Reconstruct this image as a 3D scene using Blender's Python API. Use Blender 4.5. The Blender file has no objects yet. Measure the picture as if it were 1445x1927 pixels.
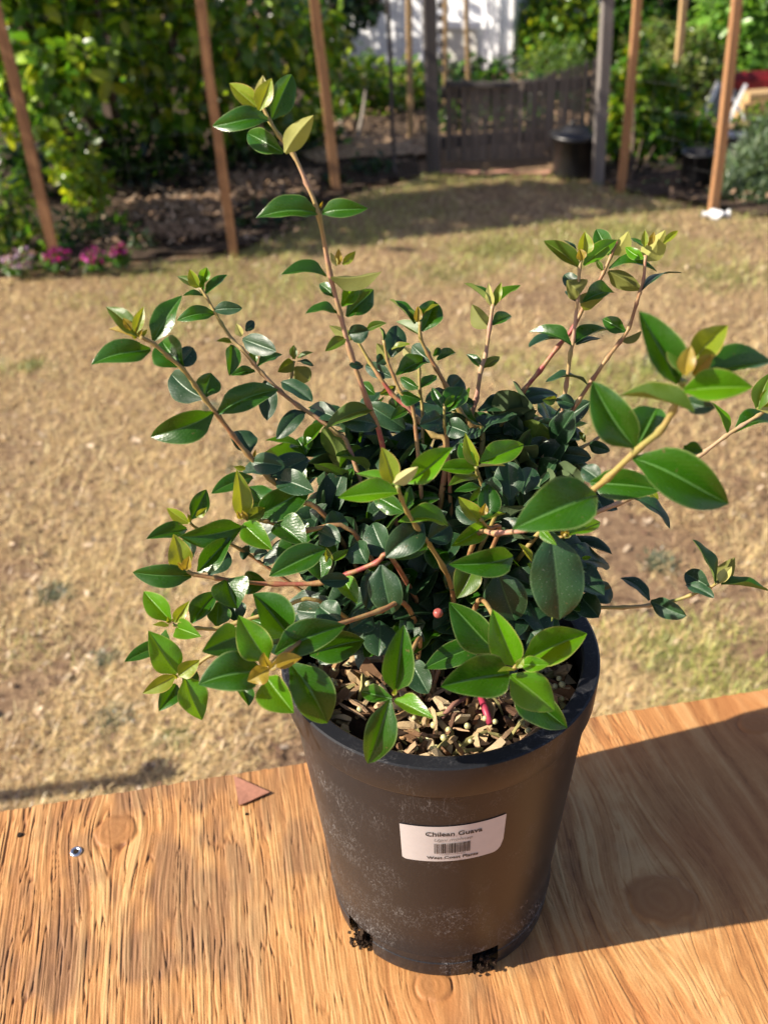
import bpy, math, random
import numpy as np
from mathutils import Vector, Matrix

# ------------------------------------------------------------------ camera, world, sun
SC = bpy.context.scene
COL = SC.collection
TZ = 0.75                      # height of the table top
F, CX, CY = 1850.0, 722.5, 963.5
_N = np.array([835 - CX, 3650 - CY, F]); _d = _N / np.linalg.norm(_N); _up = -_d
_fw = np.array([0, 0, 1.0]) - _up[2] * _up; _fw /= np.linalg.norm(_fw)
R = np.array([np.cross(_fw, _up), _fw, _up])       # columns: camera right, down, forward
POT_H, POT_RB, POT_RR = 0.198, 0.067, 0.0835
_rim = R @ (np.array([826 - CX, 1216 - CY, F]) * 0.518 / F)
CAM = np.array([-_rim[0], -_rim[1], TZ + POT_H - _rim[2]])

def ray(px, py):
    return R @ np.array([px - CX, py - CY, F])
def on_z(px, py, z):                       # where the sight line meets a level plane
    r = ray(px, py); return CAM + r * ((z - CAM[2]) / r[2])
def on_y(px, py, y):                       # where it meets the upright plane at forward distance y
    r = ray(px, py); return CAM + r * ((y - CAM[1]) / r[1])
def on_d(px, py, d):                        # the same, d measured from the camera
    return on_y(px, py, d + CAM[1])
def dep(p):                                # metres per photo pixel at p
    return float((p - CAM) @ R[:, 2]) / F

cam = bpy.data.cameras.new("camera"); co = bpy.data.objects.new("camera", cam); COL.objects.link(co)
M = Matrix.Identity(4)
for i in range(3):
    M[i][0] = R[i, 0]; M[i][1] = -R[i, 1]; M[i][2] = -R[i, 2]; M[i][3] = CAM[i]
co.matrix_world = M
cam.sensor_fit = 'VERTICAL'; cam.sensor_height = 36.0; cam.lens = F / 1927 * 36.0
cam.clip_start = 0.02; cam.clip_end = 400
cam.dof.use_dof = True; cam.dof.focus_distance = 0.49; cam.dof.aperture_fstop = 11.0
SC.camera = co

SUN_EL, SUN_AZ = math.radians(34), math.radians(11.0)
to_sun = Vector((-math.cos(SUN_AZ) * math.cos(SUN_EL), -math.sin(SUN_AZ) * math.cos(SUN_EL), math.sin(SUN_EL)))
W = bpy.data.worlds.new("World"); SC.world = W; W.use_nodes = True
wn = W.node_tree.nodes; wl = W.node_tree.links
sky = wn.new('ShaderNodeTexSky'); sky.sky_type = 'NISHITA'; sky.sun_disc = False
sky.sun_elevation = SUN_EL; sky.sun_rotation = math.atan2(to_sun.x, to_sun.y)
sky.air_density = 1.0; sky.dust_density = 1.0
wb = wn.new('ShaderNodeMix'); wb.data_type = 'RGBA'; wb.blend_type = 'MULTIPLY'; wb.inputs[0].default_value = 1.0; wb.inputs[7].default_value = (1.09, .95, .98, 1)   # white balance of the whole sky
wl.new(sky.outputs[0], wb.inputs[6]); wl.new(wb.outputs[2], wn['Background'].inputs[0]); wn['Background'].inputs[1].default_value = 0.078
sl = bpy.data.lights.new("sun", 'SUN'); sl.energy = 5.0; sl.angle = math.radians(0.53); sl.color = (1.0, 0.90, 0.76)
so = bpy.data.objects.new("sun", sl); COL.objects.link(so)
so.rotation_euler = to_sun.to_track_quat('Z', 'Y').to_euler(); so.location = (-6, -1, 5)
SC.view_settings.view_transform = 'Standard'; SC.view_settings.look = 'None'
SC.view_settings.exposure = 1.16; SC.view_settings.gamma = 1.0; SC.view_settings.use_curve_mapping = False
SC.render.engine = 'CYCLES'
SC.cycles.max_bounces = 8; SC.cycles.use_denoising = True; SC.cycles.sample_clamp_indirect = 6.0

# ------------------------------------------------------------------ helpers
rng = np.random.default_rng(7); random.seed(7)

def tag(o, label=None, cat=None, group=None, kind=None):
    if label: o['label'] = label
    if cat: o['category'] = cat
    if group: o['group'] = group
    if kind: o['kind'] = kind
    return o
def empty(name, loc, label=None, cat=None, group=None):
    o = bpy.data.objects.new(name, None); o.empty_display_size = 0.02; COL.objects.link(o)
    o.location = [float(c) for c in loc]
    return tag(o, label, cat, group)
def gloc(o):
    p = np.zeros(3)
    while o is not None:
        p += np.array(o.location); o = o.parent
    return p
def mk(name, V, Fc, mat, parent=None, smooth=False, col=None, uv=None, at=None, sharp=0):
    """one mesh object; V in world coordinates, origin at `at` (default: the parent's origin)"""
    V = np.asarray(V, float)
    base = gloc(parent) if parent is not None else np.zeros(3)
    at = (np.asarray(at, float) if at is not None else base)
    me = bpy.data.meshes.new(name)
    Fa = Fc if isinstance(Fc, np.ndarray) else None
    if Fa is not None:
        n, k = Fa.shape
        me.vertices.add(len(V)); me.vertices.foreach_set('co', (V - at).astype(np.float32).ravel())
        me.loops.add(n * k); me.loops.foreach_set('vertex_index', Fa.astype(np.int32).ravel())
        me.polygons.add(n); me.polygons.foreach_set('loop_start', np.arange(0, n * k, k, dtype=np.int32))
        me.update(calc_edges=True)
    else:
        me.from_pydata((V - at).tolist(), [], Fc); me.update()
    if col is not None:
        c = np.ones((len(V), 4), np.float32); c[:, :3] = col
        a = me.color_attributes.new('Col', 'FLOAT_COLOR', 'POINT'); a.data.foreach_set('color', c.ravel())
    if uv is not None:
        idx = np.empty(len(me.loops), np.int32); me.loops.foreach_get('vertex_index', idx)
        l = me.uv_layers.new(name='UVMap'); l.data.foreach_set('uv', np.asarray(uv, np.float32)[idx].ravel())
    if smooth:
        me.polygons.foreach_set('use_smooth', np.ones(len(me.polygons), bool))
    if smooth and sharp: me.set_sharp_from_angle(angle=math.radians(sharp))
    if mat is not None: me.materials.append(mat)
    o = bpy.data.objects.new(name, me); COL.objects.link(o)
    if parent is not None: o.parent = parent
    o.location = (at - base).tolist()
    return o
def box(c, s, rot=None):
    """8 corners, 6 faces; c centre, s full sizes, rot 3x3 with columns as axes"""
    q = np.array([[x, y, z] for x in (-.5, .5) for y in (-.5, .5) for z in (-.5, .5)]) * np.asarray(s)
    if rot is not None: q = q @ np.asarray(rot).T
    return q + np.asarray(c), [[0, 1, 3, 2], [4, 6, 7, 5], [0, 4, 5, 1], [2, 3, 7, 6], [0, 2, 6, 4], [1, 5, 7, 3]]
def join(parts):
    V, Fs, n = [], [], 0
    for v, f in parts:
        V.append(np.asarray(v, float)); Fs += [[i + n for i in q] for q in f]; n += len(v)
    return np.vstack(V), Fs
def frame_z(d):
    d = np.asarray(d, float); d = d / np.linalg.norm(d)
    a = np.array([1., 0, 0]) if abs(d[0]) < .8 else np.array([0, 1., 0])
    x = np.cross(a, d); x /= np.linalg.norm(x)
    return np.stack([x, np.cross(d, x), d], 1)
def bar(a, b, w, t=None, up=None):
    """a square bar from a to b"""
    a = np.asarray(a, float); b = np.asarray(b, float); d = b - a; L = np.linalg.norm(d); z = d / L
    if up is None: Rm = frame_z(z)
    else:
        x = np.cross(np.asarray(up, float), z); x /= np.linalg.norm(x); Rm = np.stack([x, np.cross(z, x), z], 1)
    return box((a + b) / 2, (w, t or w, L), Rm)
def tube(P, rad, sides=8, cap=True):
    P = np.asarray(P, float); n = len(P); rad = np.broadcast_to(np.asarray(rad, float), (n,))
    T = np.gradient(P, axis=0); T /= np.linalg.norm(T, axis=1)[:, None]
    x = frame_z(T[0])[:, 0]; V = []
    for i in range(n):
        x = x - T[i] * (x @ T[i]); x /= np.linalg.norm(x); y = np.cross(T[i], x)
        for k in range(sides):
            a = 2 * math.pi * k / sides
            V.append(P[i] + rad[i] * (math.cos(a) * x + math.sin(a) * y))
    Fs = [[i * sides + k, i * sides + (k + 1) % sides, (i + 1) * sides + (k + 1) % sides, (i + 1) * sides + k]
          for i in range(n - 1) for k in range(sides)]
    if cap:
        Fs += [list(range(sides))[::-1], [(n - 1) * sides + k for k in range(sides)]]
    return np.array(V), Fs
def smoothpath(P, m=4):
    P = np.asarray(P, float); n = len(P)
    if n < 3: return P
    Q = np.vstack([2 * P[0] - P[1], P, 2 * P[-1] - P[-2]]); out = []
    for i in range(n - 1):
        a, b, c, d = Q[i:i + 4]
        for k in range(m):
            t = k / m
            out.append(.5 * (2 * b + (c - a) * t + (2 * a - 5 * b + 4 * c - d) * t * t + (3 * b - a - 3 * c + d) * t ** 3))
    out.append(P[-1]); return np.array(out)
def lathe(prof, n=96, z0=0.0, c=(0, 0)):
    V = []
    for r, z in prof:
        a = np.linspace(0, 2 * np.pi, n, endpoint=False)
        V.append(np.stack([c[0] + r * np.cos(a), c[1] + r * np.sin(a), np.full(n, z0 + z)], 1))
    m = len(prof)
    Fs = [[i * n + k, i * n + (k + 1) % n, (i + 1) * n + (k + 1) % n, (i + 1) * n + k] for i in range(m - 1) for k in range(n)]
    return np.vstack(V), Fs
def vnoise(x, y, seed=0):
    """value noise in 0..1"""
    g = np.random.default_rng(seed).random((256, 256))
    xi = np.floor(x).astype(int); yi = np.floor(y).astype(int); fx = x - xi; fy = y - yi
    fx = fx * fx * (3 - 2 * fx); fy = fy * fy * (3 - 2 * fy)
    a = g[xi & 255, yi & 255]; b = g[(xi + 1) & 255, yi & 255]; c = g[xi & 255, (yi + 1) & 255]; d = g[(xi + 1) & 255, (yi + 1) & 255]
    return (a * (1 - fx) + b * fx) * (1 - fy) + (c * (1 - fx) + d * fx) * fy
def fbm(x, y, o=4, seed=0):
    s, a, t = 0, 1, 0
    for i in range(o):
        s = s + a * vnoise(x * 2 ** i + 17.3 * i, y * 2 ** i + 5.1 * i, seed + i); t += a; a *= .5
    return s / t

# ------------------------------------------------------------------ materials
class NT:
    def __init__(s, name):
        s.m = bpy.data.materials.new(name); s.m.use_nodes = True; s.t = s.m.node_tree
        s.b = s.t.nodes['Principled BSDF']; s.out = s.t.nodes['Material Output']
    def n(s, ty, **k):
        o = s.t.nodes.new(ty)
        for a, v in k.items():
            if a in o.inputs: o.inputs[a].default_value = v
            else: setattr(o, a, v)
        return o
    def l(s, a, b): s.t.links.new(a, b)
    def noise(s, scale, detail=4, vec=None, rough=.55, dist=0):
        o = s.n('ShaderNodeTexNoise'); o.inputs['Scale'].default_value = scale; o.inputs['Detail'].default_value = detail
        o.inputs['Roughness'].default_value = rough; o.inputs['Distortion'].default_value = dist
        if vec is not None: s.l(vec, o.inputs['Vector'])
        return o
    def obj(s, scale=(1, 1, 1)):
        c = s.n('ShaderNodeTexCoord'); m = s.n('ShaderNodeMapping'); m.inputs['Scale'].default_value = scale
        s.l(c.outputs['Object'], m.inputs['Vector']); return m.outputs[0]
    def ramp(s, fac, stops):
        o = s.n('ShaderNodeValToRGB'); e = o.color_ramp.elements
        while len(e) < len(stops): e.new(.5)
        for q, (p, c) in zip(e, stops):
            q.position = p; q.color = (*c, 1) if len(c) == 3 else c
        s.l(fac, o.inputs[0]); return o.outputs[0]
    def mix(s, fac, a, b, mode='MIX'):
        o = s.n('ShaderNodeMix', data_type='RGBA', blend_type=mode)
        for v, i in ((fac, 0), (a, 6), (b, 7)):
            if hasattr(v, 'node'): s.l(v, o.inputs[i])
            elif i == 0: o.inputs[0].default_value = v
            else: o.inputs[i].default_value = (*v, 1)
        return o.outputs[2]
    def math(s, op, a, b=0.0, clamp=False):
        o = s.n('ShaderNodeMath', operation=op, use_clamp=clamp)
        for v, i in ((a, 0), (b, 1)):
            if hasattr(v, 'node'): s.l(v, o.inputs[i])
            else: o.inputs[i].default_value = v
        return o.outputs[0]
    def attr(s, name):
        o = s.n('ShaderNodeAttribute'); o.attribute_name = name; return o.outputs['Color']
    def set(s, col=None, rough=None, spec=None, **k):
        for v, i in ((col, 'Base Color'), (rough, 'Roughness'), (spec, 'Specular IOR Level')):
            if v is None: continue
            if hasattr(v, 'node'): s.l(v, s.b.inputs[i])
            else: s.b.inputs[i].default_value = (*v, 1) if i == 'Base Color' else v
        for i, v in k.items(): s.b.inputs[i.replace('_', ' ')].default_value = v
        return s
    def bump(s, h, strength=.3, dist=.001):
        o = s.n('ShaderNodeBump'); o.inputs['Strength'].default_value = strength; o.inputs['Distance'].default_value = dist
        s.l(h, o.inputs['Height']); s.l(o.outputs[0], s.b.inputs['Normal']); return o

def plain(name, col, rough=.6, spec=.4, var=.25, scale=40):
    s = NT(name); c = s.noise(scale, 5, s.obj())
    s.set(s.mix(s.ramp(c.outputs[0], [(.3, (0, 0, 0)), (.7, (1, 1, 1))]), tuple(x * (1 - var) for x in col), tuple(min(1, x * (1 + var)) for x in col)), rough, spec)
    return s.m

def leaf_mat(name, top, under, rough, transl, tcol, speck=0.0, edge=None, rib=None, var=.3):
    s = NT(name)
    uvn = s.n('ShaderNodeUVMap'); uvn.uv_map = 'UVMap'
    sp = s.n('ShaderNodeSeparateXYZ'); s.l(uvn.outputs[0], sp.inputs[0])
    ax = s.math('ABSOLUTE', s.math('SUBTRACT', sp.outputs[0], .5))
    oi = s.n('ShaderNodeObjectInfo')
    nz = s.noise(260, 4, s.obj())
    c = s.mix(s.math('MULTIPLY', s.math('ADD', nz.outputs[0], oi.outputs['Random']), .5), tuple(x * (1 - var) for x in top), tuple(x * (1 + var) for x in top))
    # side veins
    vv = s.math('SUBTRACT', s.math('MULTIPLY', sp.outputs[1], 70.0), s.math('MULTIPLY', ax, 62.0))
    wave = s.math('SINE', vv)
    vein = s.math('MULTIPLY', s.math('POWER', s.math('MAXIMUM', wave, 0.0), 6.0), .07)
    c = s.mix(vein, c, rib or tuple(min(1, x * 2.2 + .03) for x in top))
    ribm = s.math('SUBTRACT', 1.0, s.math('MULTIPLY', ax, 32.0), True)
    c = s.mix(s.math('MULTIPLY', ribm, .8), c, rib or tuple(min(1, x * 2.2 + .03) for x in top))
    if edge:
        em = s.math('MULTIPLY', s.math('SUBTRACT', ax, .452, True), 26.0, True)
        c = s.mix(em, c, edge)
    if speck:
        n4 = s.noise(420, 2, s.obj()); c = s.mix(s.ramp(n4.outputs[0], [(.70, (0, 0, 0)), (.73, (.7, .7, .7))]), c, (.10, .075, .03))
        n2 = s.noise(1500, 2, s.obj()); c = s.mix(s.math('MULTIPLY', s.ramp(n2.outputs[0], [(.66, (0, 0, 0)), (.74, (1, 1, 1))]), speck), c, (.4, .42, .4))
    g = s.n('ShaderNodeNewGeometry')
    cu = s.mix(s.math('MULTIPLY', ribm, .5), under, tuple(min(1, x * 1.4) for x in under))
    c = s.mix(g.outputs['Backfacing'], c, cu)
    ro = s.math('ADD', s.math('MULTIPLY', nz.outputs[0], .22), rough - .11)
    ro = s.math('ADD', ro, s.math('MULTIPLY', g.outputs['Backfacing'], .3))
    s.set(c, ro, .42)
    h = s.math('ADD', s.math('MULTIPLY', s.noise(700, 3, s.obj()).outputs[0], .5), s.math('MULTIPLY', wave, .035))
    bm = s.bump(h, .42, .0006)
    tr = s.n('ShaderNodeBsdfTranslucent'); tr.inputs[0].default_value = (*tcol, 1); s.l(bm.outputs[0], tr.inputs['Normal'])
    mx = s.n('ShaderNodeMixShader'); mx.inputs[0].default_value = transl
    s.l(s.b.outputs[0], mx.inputs[1]); s.l(tr.outputs[0], mx.inputs[2]); s.l(mx.outputs[0], s.out.inputs[0])
    return s.m

LM = {
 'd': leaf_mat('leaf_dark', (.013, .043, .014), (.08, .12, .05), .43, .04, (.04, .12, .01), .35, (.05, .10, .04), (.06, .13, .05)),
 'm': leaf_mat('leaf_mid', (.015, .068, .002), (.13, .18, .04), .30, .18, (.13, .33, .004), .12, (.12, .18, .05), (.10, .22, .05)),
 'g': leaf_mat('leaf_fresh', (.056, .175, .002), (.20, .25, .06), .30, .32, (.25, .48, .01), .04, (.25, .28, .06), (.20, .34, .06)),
 'y': leaf_mat('leaf_young', (.17, .24, .016), (.34, .34, .09), .34, .36, (.48, .50, .02), 0, (.40, .28, .08), (.36, .38, .08)),
 'o': leaf_mat('leaf_bud', (.27, .20, .02), (.36, .28, .07), .36, .36, (.60, .42, .03), 0, (.38, .17, .05), (.45, .32, .06)),
 'p': leaf_mat('leaf_pale', (.48, .46, .14), (.50, .46, .20), .32, .35, (.60, .58, .20), 0, (.45, .36, .14), (.55, .52, .22)),
 'v': leaf_mat('leaf_olive', (.042, .10, .005), (.15, .16, .035), .42, .30, (.30, .34, .02), 0, (.20, .20, .05), (.20, .22, .05)),
}
def stem_mat():
    s = NT('stem_bark'); n = s.noise(900, 3, s.obj()); c = s.attr('Col')
    n2 = s.noise(170, 3, s.obj()); c = s.mix(s.ramp(n2.outputs[0], [(.42, (0, 0, 0)), (.62, (.75, .75, .75))]), c, (.36, .27, .09))
    c = s.mix(s.math('MULTIPLY', n.outputs[0], .6), c, (.20, .12, .075))
    s.set(c, .5, .4); s.bump(n.outputs[0], .4, .0004); return s.m
STEM = stem_mat()

def bg_leaf_mat(name, transl=.42, rough=.32, spec=.5):
    s = NT(name); c = s.attr('Col'); s.set(c, rough, spec)
    tr = s.n('ShaderNodeBsdfTranslucent')
    s.l(s.mix(.6, c, s.mix(1.0, c, (2.6, 2.4, .8), 'MULTIPLY')), tr.inputs[0])
    mx = s.n('ShaderNodeMixShader'); mx.inputs[0].default_value = transl
    s.l(s.b.outputs[0], mx.inputs[1]); s.l(tr.outputs[0], mx.inputs[2]); s.l(mx.outputs[0], s.out.inputs[0])
    return s.m
BGLEAF = bg_leaf_mat('garden_leaf'); STRAW = bg_leaf_mat('straw_blade', .15, .40, .5)
def vcol_mat(name, rough=.7, spec=.3, bscale=300, bstr=.4):
    s = NT(name); c = s.attr('Col'); n = s.noise(bscale, 4, s.obj()); s.set(s.mix(s.math('MULTIPLY', n.outputs[0], .6), c, s.mix(1.0, c, (.5, .45, .4), 'MULTIPLY')), rough, spec)
    s.bump(n.outputs[0], bstr, .001); return s.m
CHIP = vcol_mat('chip_wood', .75, .25, 500, .5)

def wood_mat(name, a, b, axis_scale, rough=.75):
    s = NT(name); v = s.obj(axis_scale); n = s.noise(1.0, 6, v, .6, .4); n2 = s.noise(6, 3, s.obj())
    c = s.ramp(n.outputs[0], [(.28, b), (.55, a), (.8, tuple(min(1, x * 1.2) for x in a))])
    c = s.mix(s.math('MULTIPLY', n2.outputs[0], .5), c, tuple(x * .75 for x in a)); s.set(c, rough, .3)
    s.bump(n.outputs[0], .5, .002); return s.m
STAKE = wood_mat('stake_wood', (.37, .195, .090), (.13, .058, .028), (60, 60, 3))
STAKE2 = wood_mat('pale_stake_wood', (.46, .31, .15), (.26, .15, .07), (60, 60, 3))
GREYW = wood_mat('weathered_wood', (.20, .18, .165), (.08, .072, .068), (50, 50, 2.5))
DARKW = wood_mat('dark_weathered_wood', (.085, .075, .07), (.03, .027, .025), (50, 50, 2.5))
PICK = wood_mat('picket_wood', (.19, .155, .125), (.085, .066, .052), (60, 60, 2.5))

# ------------------------------------------------------------------ the ground
def ground_h(x, y):
    return .012 * (fbm(x * 3 + 50, y * 3 + 50, 3, 3) - .5)
def green_amt(x, y):
    g = fbm(x * 1.5 + 11, y * 1.9 + 40, 4, 21)
    far = np.clip((y - 1.3) / 2.0, 0, 1)
    return np.clip((g - (.66 - .31 * far)) * 5, 0, 1)
def lawn_mat():
    s = NT('dry_lawn'); v = s.obj()
    n1 = s.noise(1.6, 5, v, .6); n2 = s.noise(48, 6, v, .65, .3); n3 = s.noise(150, 5, v, .7, .5)
    c = s.ramp(n2.outputs[0], [(.30, (.13, .078, .046)), (.46, (.25, .16, .095)), (.6, (.42, .29, .165)), (.8, (.56, .42, .25))])
    c = s.mix(s.ramp(n1.outputs[0], [(.42, (0, 0, 0)), (.60, (.6, .6, .6))]), c, (.22, .14, .085))
    c = s.mix(s.ramp(n3.outputs[0], [(.42, (.55, .55, .55)), (.6, (0, 0, 0))]), c, (.13, .08, .045))
    s.set(c, .9, .2); s.bump(s.math('ADD', n3.outputs[0], n2.outputs[0]), .9, .01); return s.m
LAWN = lawn_mat()
gx = np.concatenate([[-40, -15, -6], np.linspace(-3, 3, 101), [6, 15, 40]]); gy = np.concatenate([[-30, -8, -2], np.linspace(-.5, 5.5, 101), [8, 18, 60]])
X, Y = np.meshgrid(gx, gy, indexing='ij'); Z = ground_h(X, Y); Z[(np.abs(X) > 5) | (Y > 7) | (Y < -1.5)] = -.004
n0, n1 = X.shape
q = (np.arange(n0 - 1)[:, None] * n1 + np.arange(n1 - 1)[None]).ravel()
tag(mk('lawn', np.stack([X, Y, Z], -1).reshape(-1, 3), np.stack([q, q + n1, q + n1 + 1, q + 1], 1), LAWN, smooth=True), kind='structure')

# soil beds and chip paths behind the fence lines (sheets a little above the lawn)
def sheet(name, pts, mat, lift, res=.05, bumpy=.02):
    P = np.array(pts)[:, :2]; lo, hi = P.min(0), P.max(0)
    xs = np.arange(lo[0], hi[0] + res, res); ys = np.arange(lo[1], hi[1] + res, res)
    A, B = np.meshgrid(xs, ys, indexing='ij')
    ins = np.zeros(A.shape, bool); j = len(P) - 1
    wob = .05 * (fbm(A * 5, B * 5, 3, 9) - .5)
    Aw, Bw = A + wob, B + wob
    for i in range(len(P)):
        xi, yi = P[i]; xj, yj = P[j]
        cnd = ((yi > Bw) != (yj > Bw)) & (Aw < (xj - xi) * (Bw - yi) / (yj - yi + 1e-9) + xi); ins ^= cnd; j = i
    H = ground_h(A, B) + lift + bumpy * (fbm(A * 9, B * 9, 3, 31))
    id_ = -np.ones(A.shape, int); id_[ins] = np.arange(ins.sum())
    V = np.stack([A[ins], B[ins], H[ins]], 1)
    a, b, c, d = id_[:-1, :-1], id_[1:, :-1], id_[1:, 1:], id_[:-1, 1:]
    ok = (a >= 0) & (b >= 0) & (c >= 0) & (d >= 0)
    return tag(mk(name, V, np.stack([a[ok], b[ok], c[ok], d[ok]], 1), mat, smooth=True), kind='structure')
SOIL = plain('bed_soil', (.055, .038, .026), .95, .15, .5, 30)
def chips_mat():
    s = NT('chip_path'); v = s.obj(); n = s.n('ShaderNodeTexVoronoi'); n.inputs['Scale'].default_value = 75; s.l(v, n.inputs['Vector'])
    sp = s.n('ShaderNodeSeparateXYZ'); s.l(n.outputs['Color'], sp.inputs[0])
    c = s.ramp(sp.outputs[0], [(.1, (.11, .065, .04)), (.5, (.34, .22, .13)), (.9, (.54, .40, .26))])
    s.set(c, .9, .2); s.bump(n.outputs['Distance'], .8, .01); return s.m
CHIPS = chips_mat()
def gz(px, py, z=0.0): return on_z(px, py, z)
E0 = [gz(-700, 600), gz(-120, 545), gz(110, 512), gz(440, 480), gz(560, 440), gz(650, 372), gz(800, 335), gz(800, 180), gz(300, 60), gz(-900, 60)]
sheet('soil_bed', E0, SOIL, .006)
sheet('chip_path', [gz(600, 322), gz(700, 303), gz(830, 300), gz(830, 265), gz(650, 265), gz(560, 300)], CHIPS, .018, .012)
E1 = [gz(1120, 345), gz(1170, 366), gz(1260, 385), gz(1340, 402), gz(1480, 424), gz(1900, 470), gz(1900, 40), gz(1100, 40), gz(1110, 325)]
sheet('soil_bed', E1, SOIL, .006)
sheet('chip_path', [gz(1250, 260), gz(1500, 270), gz(1600, 180), gz(1330, 160)], CHIPS, .024, .04)
sheet('brick_edging', [gz(830, 333), gz(1040, 333), gz(1040, 324), gz(830, 324)], plain('edging_clay', (.38, .20, .14), .9, .2), .012, .015, .004)

# ------------------------------------------------------------------ dry grass (one mass of blades)
def blades(name, X, Y, ln, wd, lay, cols, mat, base=0.0, bend=.5):
    n = len(X); a = rng.uniform(0, 2 * np.pi, n); d = np.stack([np.cos(a), np.sin(a), 0 * a], 1); s = np.stack([-np.sin(a), np.cos(a), 0 * a], 1)
    p0 = np.stack([X, Y, ground_h(X, Y) + base], 1)
    out = np.sin(lay)[:, None] * d; upv = np.cos(lay)[:, None] * np.array([[0, 0, 1.]])
    t = out + upv
    m = p0 + t * (ln * .55)[:, None]; e = m + (t * .5 + d * bend - np.array([[0, 0, .12]])) * (ln * .5)[:, None]
    e[:, 2] = np.maximum(e[:, 2], p0[:, 2] + .002)
    w = s * (wd / 2)[:, None]
    V = np.stack([p0 - w, p0 + w, m - w * .8, m + w * .8, e], 1).reshape(-1, 3)
    i = np.arange(n)[:, None] * 5
    Fq = np.concatenate([i + [0, 1, 3], i + [0, 3, 2], i + [2, 3, 4]], 0)
    return tag(mk(name, V, Fq, mat, col=np.repeat(cols, 5, 0)), kind='stuff')
NB = 380000
yy = 0.55 + 4.2 * rng.random(NB) ** 1.5; xx = (rng.random(NB) * 2 - 1) * (.42 + (yy - CAM[1]) * .43) + .0
dirt = fbm(xx * 2.2 + 9, yy * 2.6 + 4, 3, 91); keep = (fbm(xx * 6, yy * 6, 3, 77) + .3 * rng.random(NB)) > .46 + (1.5 * (dirt - .40).clip(0, .3) * np.clip((2.0 - yy) / 1.0, .15, 1) - .14 * np.clip((yy - 1.0) / 1.5, 0, 1))
bedm = np.ones(NB, bool)
line = [(-3.2, 3.05), (gz(-120, 545)[0], gz(-120, 545)[1]), tuple(gz(110, 515)[:2]), tuple(gz(440, 485)[:2]), tuple(gz(650, 375)[:2]), tuple(gz(820, 330)[:2]), tuple(gz(1040, 330)[:2]), tuple(gz(1120, 348)[:2]), tuple(gz(1340, 404)[:2]), (3.2, 3.3)]
keep &= yy < np.interp(xx, [p[0] for p in line], [p[1] for p in line])
xx, yy = xx[keep], yy[keep]; nb = len(xx); gr = green_amt(xx, yy)
isg = rng.random(nb) < gr * .8
straw = np.array([.72, .545, .29]) * rng.uniform(.4, 1.3, (nb, 1)) + rng.normal(0, .015, (nb, 3))
brown = np.array([.34, .22, .115]) * rng.uniform(.6, 1.2, (nb, 1))
dk = dirt[keep]; cols = np.where((rng.random(nb) < .12 + 2.0 * (dk - .36).clip(0, .3) * np.clip((2.2 - yy) / 1.2, .2, 1))[:, None], brown, straw)
cols = np.where(isg[:, None], np.array([.36, .40, .10]) * rng.uniform(.6, 1.2, (nb, 1)), cols).clip(.02, .8)
lay = np.where(isg, rng.uniform(.2, 1.1, nb), rng.uniform(.75, 1.5, nb))
blades('dry_grass', xx, yy, rng.uniform(.014, .055, nb), rng.uniform(.0006, .0017, nb), lay, cols, STRAW, 0.0, .2)
# low weeds in the lawn: little greyish rosettes
WX, WY, WC = [], [], []
for px, py, r, g in [(100, 1120, .03, 0), (215, 1355, .035, 0), (195, 1245, .02, 0), (330, 1390, .03, 1), (455, 880, .03, 0), (690, 560, .10, 1), (840, 520, .12, 1), (1240, 1060, .03, 0), (1250, 1240, .05, 1), (1235, 690, .05, 0), (60, 690, .03, 1), (420, 1010, .03, 0), (1330, 520, .15, 1), (1180, 440, .2, 1), (930, 470, .12, 1), (400, 770, .03, 0), (1120, 620, .06, 0), (1290, 900, .03, 0), (1380, 400, .2, 1), (300, 1130, .02, 1)]:
    c = gz(px, py); k = int(150 + 5000 * r)
    WX.append(c[0] + rng.normal(0, r * .55, k)); WY.append(c[1] + rng.normal(0, r * .55, k))
    WC.append((np.array([.11, .135, .075]) if g == 0 else np.array([.20, .22, .06])) * rng.uniform(.5, 1.2, (k, 1)))
WX, WY, WC = map(np.concatenate, (WX, WY, WC)); k = len(WX)
blades('lawn_weeds', WX, WY, rng.uniform(.008, .022, k), rng.uniform(.002, .005, k), rng.uniform(.4, 1.3, k), WC, STRAW)
# small pale chips and dead leaves lying on the lawn
n = 6500; yy = .6 + 3.6 * rng.random(n) ** 1.6; xx = (rng.random(n) * 2 - 1) * (.45 + (yy - CAM[1]) * .42)
s_ = rng.uniform(.002, .009, n) * np.where(rng.random(n) < .08, 1.6, 1); a = rng.uniform(0, 6.28, n); tl = rng.normal(0, .3, (n, 2))
qd = np.array([[-1, -.45], [1, -.35], [.8, .5], [-.9, .4]])
Vx = xx[:, None] + s_[:, None] * (qd[:, 0] * np.cos(a)[:, None] - qd[:, 1] * np.sin(a)[:, None])
Vy = yy[:, None] + s_[:, None] * (qd[:, 0] * np.sin(a)[:, None] + qd[:, 1] * np.cos(a)[:, None])
Vz = ground_h(xx, yy)[:, None] + .007 + s_[:, None] * (qd[:, 0] * tl[:, :1] + qd[:, 1] * tl[:, 1:])
cc = np.where(rng.random((n, 1)) < .45, np.array([[.60, .48, .34]]), np.array([[.16, .095, .06]])) * rng.uniform(.6, 1.2, (n, 1))
tag(mk('ground_litter', np.stack([Vx, Vy, Vz], -1).reshape(-1, 3), np.arange(n * 4).reshape(-1, 4), CHIP, col=np.repeat(cc, 4, 0)), kind='stuff')

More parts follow.
